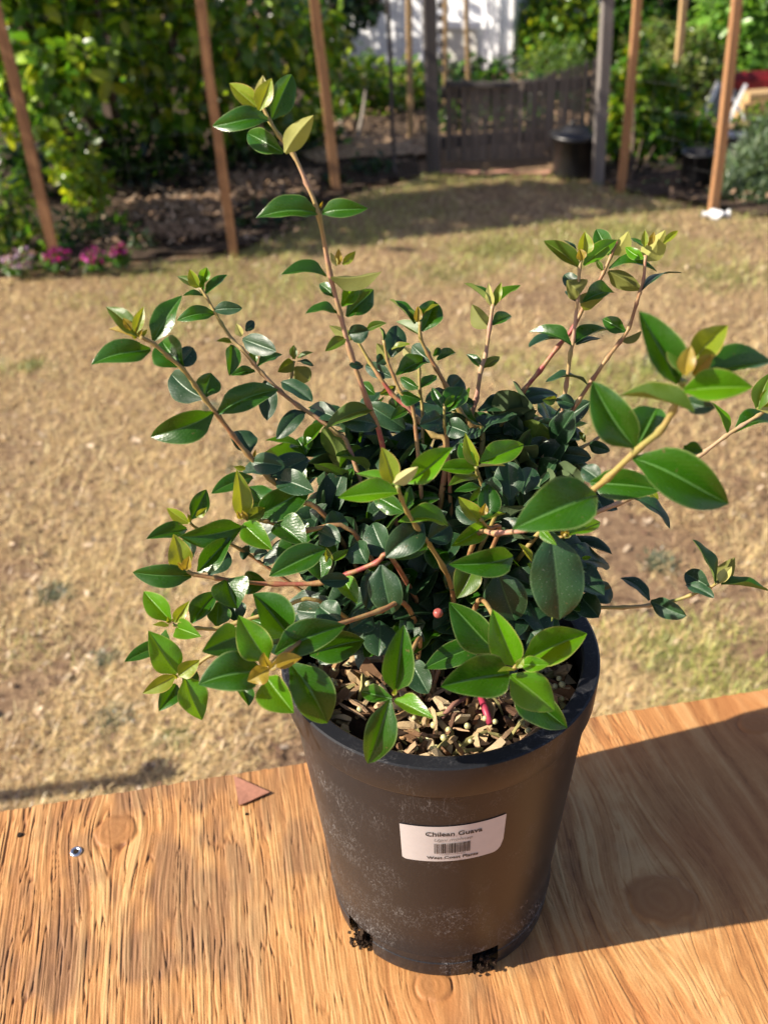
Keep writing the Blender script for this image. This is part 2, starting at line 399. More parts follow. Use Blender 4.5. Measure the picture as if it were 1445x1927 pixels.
# ------------------------------------------------------------------ stakes and posts
def stake(name, b, t, wpx, mat, label, group, ydist=None, thick=None, cat='stake'):
    p0 = gz(*b) if ydist is None else on_d(*b, ydist)
    if p0[2] < 0: p0[2] = 0
    p1 = on_y(*t, p0[1]); d = (p1 - p0) / np.linalg.norm(p1 - p0)
    if ydist is not None: p0 = p0 - d * (p0[2] / d[2])
    Lh = 1.95 / d[2]; w = .76 * wpx * dep(p0 + d * .3)
    r_ = empty(name, p0, label, cat, group)
    nseg = 9; P = [p0 - d * .05] + [p0 + d * (Lh * i / nseg) + np.array([rng.normal(0, .002), rng.normal(0, .002), 0]) for i in range(1, nseg + 1)]
    V, Fs = [], []
    x0 = np.array([1, .12, 0.]); y0 = np.array([-.12, 1, 0.])
    for p in P:
        V += [p + x0 * w * sx / 2 + y0 * (thick or w) * sy / 2 for sx, sy in ((-1, -1), (1, -1), (1, 1), (-1, 1))]
    for i in range(len(P) - 1):
        Fs += [[4 * i + k, 4 * i + (k + 1) % 4, 4 * i + 4 + (k + 1) % 4, 4 * i + 4 + k] for k in range(4)]
    e = 4 * (len(P) - 1); Fs += [[3, 2, 1, 0], [e, e + 1, e + 2, e + 3]]
    mk('shaft', V, Fs, mat, r_)
    return r_, p0, d
GS = 'wooden stakes of the garden fence'
FS = []
for b, t, w, m, lab in [
    ((112, 514), (5, 60), 24, STAKE, 'reddish wooden fence stake beside the magenta flowers'),
    ((441, 482), (376, 0), 23, STAKE, 'tan wooden fence stake left of the tall guava shoot'),
    ((634, 364), (592, 0), 22, STAKE, 'reddish wooden fence stake in shade behind the tall guava shoot')]:
    FS.append(stake('fence_stake', b, t, w, m, lab, GS))
FS2 = []
for b, t, w, m, lab in [
    ((1167, 363), (1199, 0), 17, STAKE, 'orange wooden fence stake standing in front of the vine'),
    ((1340, 399), (1387, 0), 20, STAKE, 'orange wooden fence stake with a white scrap at its foot')]:
    FS2.append(stake('fence_stake', b, t, w, m, lab, GS))
stake('fence_stake', (1134, 245), (1147, 0), 15, STAKE, 'orange wooden stake close beside the grey gate post', GS, 5.1)
stake('fence_stake', (1271, 160), (1286, 0), 15, STAKE2, 'pale wooden stake rising out of the shrubs beyond the vine', GS, 5.6)
stake('fence_stake', (773, 262), (768, 0), 13, STAKE2, 'pale slim wooden stake left of the dark gate post', GS, 5.2)
stake('metal_stake', (744, 332), (728, 0), 9, DARKW, 'thin dark metal fence stake in front of the white tent', None, thick=.012)
for k, (bx, tx, yb) in enumerate([(838, 838, 285), (882, 877, 205)]):
    stake('garden_cane', (bx, yb), (tx, 0), 9, STAKE2, ['pale garden cane just right of the dark gate post', 'pale garden cane standing before the tent window'][k], 'garden canes behind the gate', 5.9)
def post(b, t, w, mat, lab, blocks):
    r_, p0, d = stake('gate_post', b, t, w, mat, lab, 'gate posts', cat='post')
    for side, h0, h1 in blocks:                      # slats nailed to the side of the post
        k = h0
        while k < h1:
            c = p0 + d * k + np.array([side * w * dep(p0) * .62, -.01, 0])
            v, f = box(c, (w * dep(p0) * .3, .05, .022)); mk('slat', v, f, mat, r_); k += .05
post((815, 326), (808, 0), 29, DARKW, 'dark weathered square gate post left of the picket gate', [(1, .45, 1.6)])
post((1124, 346), (1143, 0), 25, GREYW, 'grey weathered square gate post right of the picket gate', [(-1, .75, 1.7)])

# wire mesh between the stakes
WIRE = plain('galvanised_wire', (.06, .06, .06), .45, .6)
def wire_fence(A, lab):
    r_ = empty('wire_fence', A[0][1], lab, 'fence', 'wire fences')
    parts = []
    for (r0, p, d), (r1, p2, d2) in zip(A[:-1], A[1:]):
        off = np.array([0, -.025, 0]); n = max(2, int(np.linalg.norm(p2 - p) / .10))
        for z in np.arange(.06, 1.5, .10):
            parts.append(bar(p + d * z + off, p2 + d2 * z + off, .0007))
        for k in range(1, n):
            t = k / n; parts.append(bar(p + (p2 - p) * t + off, (p + d * 1.5) * (1 - t) + (p2 + d2 * 1.5) * t + off, .0007))
    V, Fs = join(parts); tag(mk('wire_mesh', V, Fs, WIRE, r_), kind='stuff')
wire_fence(FS, 'thin wire mesh fence strung between the stakes on the left')
wire_fence(FS2, 'thin wire mesh fence strung between the two orange stakes')

# ------------------------------------------------------------------ picket gate
gp0 = gz(832, 326)[1] + .12
gate = empty('picket_gate', (on_y(970, 300, gp0)[0], gp0, 0), 'weathered grey picket gate with a top rising to the right post', 'gate')
xa, xb = on_y(838, 250, gp0)[0], on_y(1118, 250, gp0)[0]
np_ = 34
for k in range(np_):
    t = (k + .5) / np_; x = xa + (xb - xa) * t + rng.normal(0, .003); w = (xb - xa) / np_ * rng.uniform(.58, .84)
    px = 838 + 280 * t
    topy = np.interp(px, [838, 900, 960, 1010, 1060, 1118], [150, 152, 150, 142, 126, 104]) + rng.normal(0, 3)
    h = on_y(px, topy, gp0)[2]
    y = gp0 + rng.normal(0, .003)
    c = [(x - w / 2, .02), (x + w / 2, .02), (x + w / 2, h - .012), (x, h), (x - w / 2, h - .012)]
    V = [(u, y, z) for u, z in c] + [(u, y + .014, z) for u, z in c]
    Fs = [[0, 1, 2, 3, 4], [9, 8, 7, 6, 5]] + [[i, i + 5, (i + 1) % 5 + 5, (i + 1) % 5] for i in range(5)]
    mk('picket', V, Fs, PICK, gate)
for z in (.10, on_y(900, 175, gp0)[2]):
    v, f = bar((xa - .02, gp0 + .034, z), (xb + .02, gp0 + .034, z + .02), .035, .05, (0, 0, 1)); mk('rail', v, f, DARKW, gate)
v, f = bar(on_y(838, 158, gp0 - .02), on_y(962, 160, gp0 - .02), .02, .02, (0, 1, 0)); mk('latch_bar', v, f, DARKW, gate)

# ------------------------------------------------------------------ white tent far behind
def tent_mat():
    s = NT('white_sheeting'); n = s.noise(3.0, 4, s.obj((1, 1, .35)), .6, .8); s.set(s.mix(n.outputs[0], (.72, .75, .79), (.84, .85, .86)), .55, .35)
    s.bump(n.outputs[0], .8, .05); return s.m
TENT = tent_mat(); WHITEP = plain('white_paint', (.78, .79, .80), .5, .4, .06, 20)
ty = gz(800, 126)[1]
tx0, tx1 = on_y(585, 60, ty)[0], on_y(972, 60, ty)[0]
tent = empty('white_tent', ((tx0 + tx1) / 2, ty, 0), 'white sheeted garden tent with a pale window panel behind the gate', 'tent')
zt = 1.9
def wallpanel(name, x0, x1, y0, y1, mat, z0=0, z1=zt):
    n = 14; V, Fs = [], []
    for i in range(n + 1):
        t = i / n; b = .012 * math.sin(t * 37) + .008 * math.sin(t * 81)
        for j in range(7):
            V.append((x0 + (x1 - x0) * t, y0 + (y1 - y0) * t + b * math.sin(math.pi * j / 6), z0 + (z1 - z0) * j / 6))
    Fs = [[i * 7 + j, (i + 1) * 7 + j, (i + 1) * 7 + j + 1, i * 7 + j + 1] for i in range(n) for j in range(6)]
    return mk(name, V, Fs, mat, tent, True)
wallpanel('front_wall', tx0, tx1, ty, ty, TENT)
wallpanel('side_wall', tx1, tx1 + .25, ty + .005, ty + 1.8, TENT)
wallpanel('side_wall', tx0, tx0 + .1, ty + .005, ty + 1.8, TENT)
v, f = join([([(tx0 - .08, ty - .08, zt), (tx1 + .08, ty - .08, zt), ((tx1 + tx0) / 2 + .5, ty + .9, zt + .7), ((tx1 + tx0) / 2 - .3, ty + .9, zt + .7)], [[0, 1, 2, 3]]),
             ([(tx1 + .08, ty - .08, zt), (tx1 + .3, ty + 1.9, zt), ((tx1 + tx0) / 2 + .5, ty + .9, zt + .7)], [[0, 1, 2]])])
mk('roof', v, f, TENT, tent)
for px in (600, 650, 700, 748, 800, 870, 925, 945, 968):
    x = on_y(px, 60, ty)[0]; v, f = bar((x, ty - .03, 0), (x + .01, ty - .03, zt), .018 if px != 945 else .05, .02); mk('pole', v, f, WHITEP, tent)
win = mk('window_panel', *box(((on_y(838, 80, ty)[0] + on_y(905, 80, ty)[0]) / 2, ty - .035, (on_y(870, 40, ty)[2] + on_y(870, 112, ty)[2]) / 2),
     (on_y(905, 80, ty)[0] - on_y(838, 80, ty)[0], .012, on_y(870, 40, ty)[2] - on_y(870, 112, ty)[2])), plain('window_film', (.56, .55, .50), .4, .5, .08, 10), tent)
zz = on_y(870, 38, ty)[2]
mk('window_sash', *bar((on_y(828, 38, ty)[0], ty - .05, zz), (on_y(915, 38, ty)[0], ty - .05, zz), .04, .03), WHITEP, win)

tent.rotation_euler.z = math.radians(-24)

# ------------------------------------------------------------------ small things at the back
BLACKP = plain('black_plastic', (.012, .012, .013), .38, .5, .3, 60)
def bucket(name, c, r, h, lab, lid=True, group=None):
    o = empty(name, c, lab, 'bucket' if lid else 'pot', group)
    V, Fs = lathe([(.001, .002), (r * .82, .002), (r * .86, .02), (r * .98, h * .93), (r * 1.06, h * .93), (r * 1.06, h), (r * .97, h), (r * .84, .012), (.001, .012)], 40, c[2], c[:2])
    mk('body', V, Fs, BLACKP, o, True)
    if lid:
        V, Fs = lathe([(r * 1.10, h * .97), (r * 1.12, h * 1.03), (r * .95, h * 1.07), (r * .6, h * 1.10), (r * .55, h * 1.18), (r * .28, h * 1.22), (.001, h * 1.22)], 40, c[2], c[:2])
        l = mk('lid', V, Fs, BLACKP, o, True)
        t = np.linspace(0, np.pi, 9); P = np.stack([c[0] + r * .3 * np.cos(t), 0 * t + c[1] - .01, c[2] + h * 1.2 + r * .25 * np.sin(t)], 1)
        mk('handle', *tube(P, .006, 6), BLACKP, l, True)
c = gz(1078, 330); bucket('lidded_bucket', c, 44 * dep(c), 78 * dep(c) * .95, 'black lidded bucket standing in front of the picket gate')
c = gz(1305, 352); bucket('plant_pot', c, 30 * dep(c), .15, 'empty black pot behind the wire fence', False)
RED = plain('red_paint', (.22, .016, .02), .5, .5, .3, 12)
# small red wagon: tray, wheels, handle
c = on_d(1372, 196, 5.75); c[2] = 0
wg = empty('garden_wagon', c, 'low red garden wagon half hidden by the right-hand stake', 'wagon')
V = []
for (x0, x1, y0, y1, z) in ((-.20, .24, -.11, .11, .065), (-.21, .26, -.12, .12, .145), (-.20, .25, -.11, .11, .143), (-.19, .23, -.10, .10, .072)):
    V += [(c[0] + x, c[1] + y, z) for x, y in ((x0, y0), (x1, y0), (x1, y1), (x0, y1))]
Fs = [[3, 2, 1, 0], [12, 13, 14, 15]] + [[4 * i + k, 4 * i + (k + 1) % 4, 4 * i + 4 + (k + 1) % 4, 4 * i + 4 + k] for i in range(3) for k in range(4)]
mk('tray', V, Fs, RED, wg)
for sx in (-.14, .18):
    for sy in (-.13, .13):
        V, Fs = lathe([(.012, -.012), (.045, -.014), (.052, 0), (.045, .014), (.012, .012), (.012, -.012)], 20)
        V = np.stack([V[:, 0] + c[0] + sx, V[:, 2] + c[1] + sy, V[:, 1] + .052], 1); mk('wheel', V, Fs, BLACKP, wg, True)
mk('handle', *bar(c + [-.25, 0, .08], c + [-.46, -.05, .30], .014), BLACKP, wg)
# stack of boards and a pipe at the right
c = gz(1405, 232)
for k in range(3):
    o = mk('timber_board', *bar((c[0] - .08 + .03 * k, c[1] + .02 * k, .04 + .042 * k), (c[0] + .9, c[1] + .10 + .02 * k, .045 + .042 * k), .04, .11), STAKE2, at=(c[0], c[1], .05 + .04 * k))
    tag(o, ['bottom board of the timber stack at the right', 'middle board of the timber stack at the right', 'top board of the timber stack at the right'][k], 'board', 'stacked timber boards')
c = gz(1362, 266) + [0, 0, .03]; d = gz(1480, 270) + [0, 0, .03]
o = mk('white_pipe', *tube([c, (c + d) / 2 + [0, 0, -.01], d], .02, 10), WHITEP, smooth=True, at=c); tag(o, 'white plastic pipe lying behind the right-hand wire fence', 'pipe')
c = gz(1352, 245); st_ = empty('folding_stool', (c[0], c[1], 0), 'small grey folding stool tipped over behind the right-hand stake', 'stool')
GREYP = plain('grey_fabric', (.16, .165, .17), .7, .3)
x, y = c[0], c[1]
mk('seat', *bar((x - .05, y, .03), (x + .03, y + .05, .20), .14, .012, (0, 1, .2)), GREYP, st_)
for s in (-1, 1):
    mk('leg', *bar((x + s * .07 - .05, y - .03, .01), (x + s * .07 + .04, y + .03, .21), .014), WHITEP, st_)
    mk('leg', *bar((x + s * .06 + .10, y + .02, .01), (x + s * .06 - .01, y + .04, .15), .014), WHITEP, st_)
c = gz(1345, 411)
V = []; Fs = []
for i in range(9):
    for j in range(4):
        V.append(c + np.array([(i / 8 - .5) * .11, (j / 3 - .5) * .05 * math.sin(math.pi * (i + 1.2) / 10.4), .022 + .012 * math.sin(i * 1.3 + j * 1.1)]))
Fs = [[i * 4 + j, (i + 1) * 4 + j, (i + 1) * 4 + j + 1, i * 4 + j + 1] for i in range(8) for j in range(3)]
n_ = len(V); V += [v - np.array([0, 0, .014]) for v in V]
Fs += [[a + n_ for a in q[::-1]] for q in Fs[:]]
for i in range(8):
    Fs += [[i * 4, (i + 1) * 4, (i + 1) * 4 + n_, i * 4 + n_][::-1], [i * 4 + 3, (i + 1) * 4 + 3, (i + 1) * 4 + 3 + n_, i * 4 + 3 + n_]]
o = mk('plastic_scrap', V, Fs, WHITEP, smooth=True, at=c); tag(o, 'crumpled white plastic scrap at the foot of the right orange stake', 'scrap')

# unseen frame added left of view to throw the dark streak by the table
hs = .36; off = np.array([to_sun.x, to_sun.y, 0]) / to_sun.z * hs
b0 = gz(330, 1458) + off; b1 = gz(-60, 1512) + off; bd = (b1 - b0) / np.linalg.norm(b1 - b0); b2 = b0 + bd * 1.5
sh = empty('shadow_frame', ((b0 + b2) / 2)[:2].tolist() + [0], 'unseen low wooden frame added to cast the dark streak by the table edge', 'shadow_frame')
up_ = np.array([0, 0, hs])
mk('beam', *bar(b0 + up_, b2 + up_, .024, .022, (0, 0, 1)), STAKE2, sh)
mk('end_block', *bar(b0 + up_ + bd * .03 + [0, -.02, -.01], b0 + up_ + bd * .03 + [0, .035, .01], .02, .02), STAKE2, sh)
pn = np.array([-bd[1], bd[0], 0])
for t in (.95, 1.35):
    for sg in (-1, 1):
        mk('leg', *bar(b0 + bd * t + up_ * .97, b0 + bd * (t + .02) + pn * sg * .16, .036), STAKE2, sh)

# ------------------------------------------------------------------ garden foliage
def leaves_in(blobs, n, size, cols, aspect=.55, droop=.3, shell=.55, seed=0):
    """leaf-sized folded faces through the volume of several ellipsoids. blobs: (centre, radii)"""
    r = np.random.default_rng(seed)
    w = np.array([np.prod(b[1]) ** (2 / 3) for b in blobs]); k = r.choice(len(blobs), n, p=w / w.sum())
    C = np.array([b[0] for b in blobs])[k]; Rd = np.array([np.broadcast_to(b[1], 3) for b in blobs])[k]
    d = r.normal(size=(n, 3)); d /= np.linalg.norm(d, axis=1)[:, None]
    rad = shell + (1 - shell) * r.random(n) ** .7; rad *= 1 + .22 * r.normal(size=n) * (r.random(n) < .35)
    sub = r.normal(size=(n, 3)) * .06
    p = C + d * Rd * rad[:, None] + sub * Rd
    t = d * .5 + r.normal(size=(n, 3)) * .6 - np.array([0, 0, droop]); t /= np.linalg.norm(t, axis=1)[:, None]
    up = np.array([0, 0, 1.]) * .9 + d * .7 + r.normal(size=(n, 3)) * .45
    nn = up - t * (up * t).sum(1)[:, None]; nn /= np.linalg.norm(nn, axis=1)[:, None]; b = np.cross(nn, t)
    L = (size * r.uniform(.6, 1.3, n))[:, None]; wv = L * aspect * .5
    p3 = p + t * L - nn * L * .12
    V = np.stack([p, p + t * L * .35 + b * wv + nn * L * .05, p + t * L * .75 + b * wv * .75, p3, p + t * L * .75 - b * wv * .75, p + t * L * .35 - b * wv + nn * L * .05, p + t * L * .55 - nn * L * .03], 1)
    i = np.arange(n)[:, None] * 7
    Fq = np.concatenate([i + [0, 6, 2, 1], i + [6, 3, 2, 2][0:3] if False else i + [6, 3, 2, 6]], 0) if False else None
    T = np.concatenate([i + a for a in ([0, 6, 1], [1, 6, 2], [2, 6, 3], [0, 5, 6], [5, 4, 6], [4, 3, 6])], 0)
    cols = np.array(cols); ci = cols[r.integers(0, len(cols), n)] * r.uniform(.6, 1.35, (n, 1))
    return V.reshape(-1, 3), T, np.repeat(ci, 7, 0)
BARK = plain('garden_bark', (.085, .062, .045), .9, .2, .4, 60)
PALEBARK = plain('pale_bark', (.25, .22, .18), .9, .2, .3, 60)
def plant(name, label, cat, base, blobs, n, size, cols, group=None, trunk=.02, bark=None, stems=None, crown='crown', seed=0, **kw):
    o = empty(name, base, label, cat, group)
    V, T, c = leaves_in(blobs, n, size, cols, seed=seed, **kw)
    V[:, 2] = np.maximum(V[:, 2], .004)
    mk(crown, V, T, BGLEAF, o, col=c)
    parts = []; base = np.asarray(base, float)
    for bc, br in blobs[:(stems or 5)]:
        m = (base + np.array(bc)) / 2 + rng.normal(0, .03, 3); m[2] = base[2] + (bc[2] - base[2]) * .45
        P = smoothpath([base - [0, 0, .02], m, np.array(bc), np.array(bc) + (np.array(bc) - m) * .35], 3)
        parts.append(tube(P, np.linspace(trunk, trunk * .3, len(P)), 7))
    V, Fs = join(parts); mk('trunk', V, Fs, bark or BARK, o, True)
    return o
def bl(px, py, y, rpx, sq=1.0, dz=0):
    p = on_d(px, py, y); r = rpx * dep(p); return ([p[0], p[1], p[2] + dz], (r, r * .8, r * sq))
GM = [(.06, .16, .014), (.08, .19, .018), (.045, .12, .012)]      # mid greens
GY = [(.15, .26, .014), (.20, .30, .02), (.10, .20, .015), (.27, .31, .02)]
GD = [(.018, .05, .014), (.025, .06, .016), (.014, .038, .012)]
GB = [(.14, .20, .13), (.17, .23, .15), (.11, .18, .08)]
# large fruit tree along the left fence
b = [(x, y, yd, r) for x, y, yd, r in [(50, 40, 4.5, 120), (190, 50, 4.5, 120), (330, 60, 4.7, 110), (470, 70, 4.8, 110), (570, 60, 5.0, 80), (40, 180, 4.4, 90), (120, 130, 4.3, 80), (230, 170, 4.7, 90),
   (330, 190, 4.8, 80), (460, 190, 4.9, 90), (560, 180, 5.1, 80), (20, -120, 4.5, 160), (220, -140, 4.6, 160), (330, -60, 4.7, 110)]]
plant('fruit_tree', 'broad leafy fruit tree with sunlit leaves behind the left stakes', 'tree', gz(250, 330), [bl(x, y, yd, r, .8) for x, y, yd, r in b], 4600, .078, [tuple(1.3 * q for q in c) for c in GY] + GY + GM + GM, trunk=.028, stems=6, seed=1)
# off to the left, more of the same row: it shades the bed
plant('fruit_tree', 'second fruit tree of the row, left of the first stake', 'tree', (-2.35, 3.25, 0), [((-1.95, 3.32, 1.55), (.38, .26, .3)), ((-1.5, 3.36, 1.50), (.34, .24, .26)), ((-2.3, 3.2, 1.35), (.35, .3, .35)), ((-1.15, 3.42, 1.58), (.24, .2, .2))], 2000, .085, GM + GY, trunk=.04, seed=2)
hb = [((x, 6.6 + .2 * math.sin(x * 3), z), (.45, .3, .42)) for x in np.arange(-3.6, -.6, .42) for z in (.2, .6, .95)]
plant('evergreen_hedge', 'dark evergreen hedge behind the fruit tree', 'hedge', (-1.9, 6.6, 0), hb, 8000, .075, GD, trunk=.02, stems=12, seed=3)
plant('garden_shrub', 'small yellow-green shrub low between the two left stakes', 'shrub', gz(150, 400), [bl(140, 310, 4.1, 45, 1.2), bl(165, 350, 4.1, 40)], 420, .05, GY, trunk=.008, seed=4)
plant('garden_shrub', 'dull green bush on the soil in front of the hedge', 'shrub', gz(300, 380), [bl(270, 310, 4.6, 60), bl(350, 300, 4.8, 60, .8), bl(450, 300, 4.9, 60, .8), bl(200, 290, 4.7, 55), bl(80, 300, 4.5, 60), bl(20, 320, 4.4, 50), bl(540, 280, 5.1, 60), bl(600, 270, 5.2, 50), bl(400, 260, 5, 60), bl(130, 250, 4.8, 60)], 2200, .055, GM + GD + GD, trunk=.01, seed=5)
plant('leafy_perennial', 'bright leafy clump at the left end of the flower bed', 'plant', gz(20, 505), [bl(15, 440, 3.75, 60, .9), bl(70, 455, 3.7, 40, .9), bl(-80, 430, 3.7, 80), bl(20, 380, 3.85, 40)], 800, .05, GY + GM, trunk=.006, seed=6, aspect=.4)
plant('leafy_perennial', 'low dark leafy clump behind the magenta flowers', 'plant', gz(190, 485), [bl(150, 430, 3.9, 45, .8), bl(210, 440, 3.95, 40, .8), bl(250, 470, 3.85, 30, .8)], 500, .045, GM + GD, trunk=.006, seed=7, aspect=.35)
plant('leafy_perennial', 'low dark clump at the foot of the second stake', 'plant', gz(510, 440), [bl(500, 420, 4.0, 50, .6), bl(560, 395, 4.2, 50, .6), bl(610, 370, 4.5, 60, .6), bl(700, 345, 4.7, 70, .6)], 1000, .045, GD, trunk=.006, seed=8)
plant('tall_weed', 'thin upright weed on the bed edge between the left stakes', 'weed', gz(270, 505), [bl(270, 470, 3.75, 26, 1.4), bl(300, 490, 3.72, 18, 1), bl(245, 492, 3.7, 16)], 240, .035, GB + GM, trunk=.003, seed=9, aspect=.25)
plant('garden_shrub', 'light green shrub with pale stems in front of the tent', 'shrub', gz(665, 285), [bl(650, 170, 5.9, 50), bl(690, 150, 5.9, 45, 1.1), bl(640, 230, 5.8, 40), bl(720, 190, 5.9, 40), bl(700, 240, 5.8, 35), bl(760, 160, 6.1, 45), bl(775, 220, 6.0, 40)], 1700, .05, GY + GM, trunk=.012, bark=PALEBARK, stems=2, seed=10)
plant('overhanging_tree', 'dark tree whose branches overhang the white tent', 'tree', (-.9, 5.9, 0), [bl(640, 20, 5.6, 60, .6), bl(610, 70, 5.6, 55, .6), bl(690, 10, 5.6, 40, .5), bl(590, 10, 5.6, 50)], 900, .06, GD, trunk=.04, seed=11)
plant('ivy', 'ivy along the bottom of the white tent', 'ivy', (on_d(870, 130, 6.4)[0], 6.4 + CAM[1], 0), [bl(840, 138, 6.5, 26), bl(885, 130, 6.5, 26), bl(935, 138, 6.5, 26), bl(860, 180, 6.0, 36), bl(905, 180, 6.0, 40), bl(800, 160, 6.3, 36), bl(960, 185, 5.9, 36), bl(1010, 180, 5.9, 40), bl(1070, 190, 5.8, 40), bl(850, 240, 5.5, 34), bl(920, 240, 5.5, 40), bl(1000, 240, 5.5, 40)], 2600, .05, GM + GD + GD, trunk=.01, seed=12)
plant('clipped_hedge', 'clipped green hedge with a sunlit top right of the tent', 'hedge', (on_d(1045, 60, 7)[0], 7.0 + CAM[1], 0), [bl(1005, 30, 7, 45), bl(1050, 20, 7, 50), bl(1100, 40, 7, 50), bl(1010, 80, 6.9, 40), bl(1060, 85, 6.9, 45), bl(1110, 90, 6.9, 45), bl(1045, -60, 7.2, 80), bl(1160, 30, 7.2, 70)], 5200, .045, GY + GM, trunk=.03, seed=13)
plant('garden_shrub', 'pale feathery green shrub over the picket gate', 'shrub', (on_d(1050, 130, 6.3)[0], 6.3 + CAM[1], 0), [bl(1030, 118, 6.3, 32), bl(1075, 112, 6.3, 34), bl(1000, 128, 6.4, 26), bl(1060, 150, 6.2, 40)], 1100, .035, [(.09, .17, .04), (.12, .2, .05)], trunk=.01, seed=14, aspect=.3)
plant('climbing_vine', 'green climbing vine wrapped round the orange stake', 'vine', gz(1185, 352), [bl(1165, 150, 4.75, 22), bl(1185, 200, 4.7, 30), bl(1170, 250, 4.7, 30), bl(1215, 235, 4.7, 35), bl(1190, 100, 4.8, 22), bl(1230, 170, 4.9, 36), bl(1250, 270, 4.8, 40), bl(1200, 290, 4.7, 32), bl(1300, 250, 4.8, 30), bl(1260, 215, 4.9, 36), bl(1240, 320, 4.7, 30)], 4200, .055, GY + GM, trunk=.006, stems=11, seed=15)
plant('garden_shrub', 'loose olive shrub behind the vine', 'shrub', (on_d(1260, 110, 5.7)[0], 5.7 + CAM[1], 0), [bl(1240, 90, 5.8, 50), bl(1290, 110, 5.7, 50), bl(1330, 130, 5.7, 45), bl(1250, 150, 5.6, 45), bl(1310, 160, 5.6, 35)], 2200, .045, [(.18, .22, .07), (.14, .19, .04), (.09, .17, .02)], trunk=.012, seed=16)
plant('broadleaf_tree', 'dark broadleaf tree at the top behind the pale stake', 'tree', (on_d(1240, 0, 6.9)[0], 6.9 + CAM[1], 0), [bl(1200, 20, 6.9, 60), bl(1260, 30, 6.9, 60), bl(1320, 20, 6.9, 60), bl(1230, 90, 6.8, 50), bl(1250, -80, 7, 110), bl(1170, 90, 7, 50)], 3000, .065, GM + GM + GD, trunk=.04, seed=17)
plant('broadleaf_tree', 'bright green broadleaf tree in the top right corner', 'tree', (on_d(1400, 60, 6.6)[0], 6.6 + CAM[1], 0), [bl(1370, 40, 6.5, 60), bl(1430, 60, 6.5, 60), bl(1400, 110, 6.4, 50), bl(1450, 140, 6.4, 45), bl(1420, -60, 6.6, 100), bl(1350, 110, 6.5, 36), bl(1400, 160, 6.4, 30)], 3200, .075, [(.16, .32, .05), (.12, .26, .04), (.19, .34, .06)], trunk=.04, seed=18)
plant('lavender_bush', 'grey-green wispy lavender bush right of the last stake', 'plant', gz(1420, 408), [bl(1400, 330, 4.2, 40, 1.2), bl(1440, 320, 4.2, 45, 1.2), bl(1375, 370, 4.1, 32), bl(1425, 380, 4.05, 40, .8), bl(1480, 370, 4.1, 50), bl(1430, 285, 4.35, 40, 1.2), bl(1480, 260, 4.4, 50, 1.2)], 6000, .045, GB, trunk=.004, seed=19, aspect=.2, droop=-.9, stems=5)
plant('low_groundcover', 'low dull green plants along the foot of the right wire fence', 'plant', gz(1250, 380), [bl(1220, 355, 4.35, 32, .5), bl(1270, 365, 4.3, 34, .5), bl(1310, 380, 4.2, 28, .5), bl(1180, 340, 4.5, 28, .6), bl(1130, 330, 4.65, 28, .7)], 1100, .028, GB + GM, trunk=.004, seed=20)
plant('broadleaf_plant', 'dark broad-leaved plant beside the black pot', 'plant', gz(1270, 330), [bl(1265, 295, 4.9, 34, .7), bl(1310, 265, 5.0, 34, .7), bl(1225, 310, 4.75, 36, .8), bl(1300, 310, 4.7, 34, .7), bl(1180, 320, 4.7, 30, .8), bl(1250, 340, 4.55, 34, .6)], 1000, .06, GD + GM, trunk=.006, seed=21)
# magenta flowers: each a plant of its own
PET = bg_leaf_mat('petal', .3, .6, .2)
for k, (px, py, rr, m, lab) in enumerate([(108, 496, 20, 60, 'magenta flowering clump in front of the first stake'), (178, 496, 20, 50, 'magenta flowering clump right of the first stake'), (226, 486, 15, 40, 'dull magenta flowering clump at the end of the flower row'), (40, 505, 28, 80, 'faded lilac flowering clump at the left end of the flower row')]):
    o = empty('flowering_plant', gz(px, py + 14), lab, 'flower', 'magenta flowers on the bed edge')
    V, T, c = leaves_in([bl(px, py - 6, 3.50, rr, .6, .02)], m, .017, [(.30, .02, .15), (.25, .02, .16), (.18, .025, .12)] if k != 3 else [(.22, .14, .22), (.30, .2, .28)], aspect=.9, seed=40 + k); V[:, 2] = np.maximum(V[:, 2], .03); mk('blossoms', V, T, PET, o, col=c)
    V, T, c = leaves_in([bl(px, py + 2, 3.52, rr, .6, .01)], 160, .03, GM, aspect=.3, seed=50 + k); V[:, 2] = np.maximum(V[:, 2], .02); mk('foliage', V, T, BGLEAF, o, col=c)
c = gz(1352, 372); o = empty('flowering_plant', c, 'tiny violet flower beside the right orange stake', 'flower')
V, T, cc = leaves_in([bl(1352, 362, c[1] - CAM[1], 6)], 14, .016, [(.13, .07, .45)], aspect=.9, seed=60); mk('blossoms', V, T, PET, o, col=cc)
# loose chips on the beds
def litter(name, pts, n, size, cols, seed):
    r = np.random.default_rng(seed); P = []
    A = [gz(*p) for p in pts]; lo = np.min(A, 0); hi = np.max(A, 0)
    x = r.uniform(lo[0], hi[0], n); y = r.uniform(lo[1], hi[1], n); a = r.uniform(0, 6.28, n); s = r.uniform(.5, 1.3, n) * size
    q = np.array([[-1, -.4], [1, -.3], [.9, .4], [-1, .35]])
    V = np.stack([x[:, None] + s[:, None] * (q[:, 0] * np.cos(a)[:, None] - q[:, 1] * np.sin(a)[:, None]), y[:, None] + s[:, None] * (q[:, 0] * np.sin(a)[:, None] + q[:, 1] * np.cos(a)[:, None]),
                  .04 + .02 * r.random(n)[:, None] + s[:, None] * r.normal(0, .3, (n, 1)) * q[:, 0]], -1)
    c = np.array(cols)[r.integers(0, len(cols), n)] * r.uniform(.7, 1.2, (n, 1))
    tag(mk(name, V.reshape(-1, 3), np.arange(n * 4).reshape(-1, 4), CHIP, col=np.repeat(c, 4, 0)), kind='stuff')
litter('bed_chips', [(200, 470), (560, 470), (560, 330), (200, 330)], 700, .014, [(.40, .27, .17), (.24, .15, .09), (.46, .36, .26)], 5)
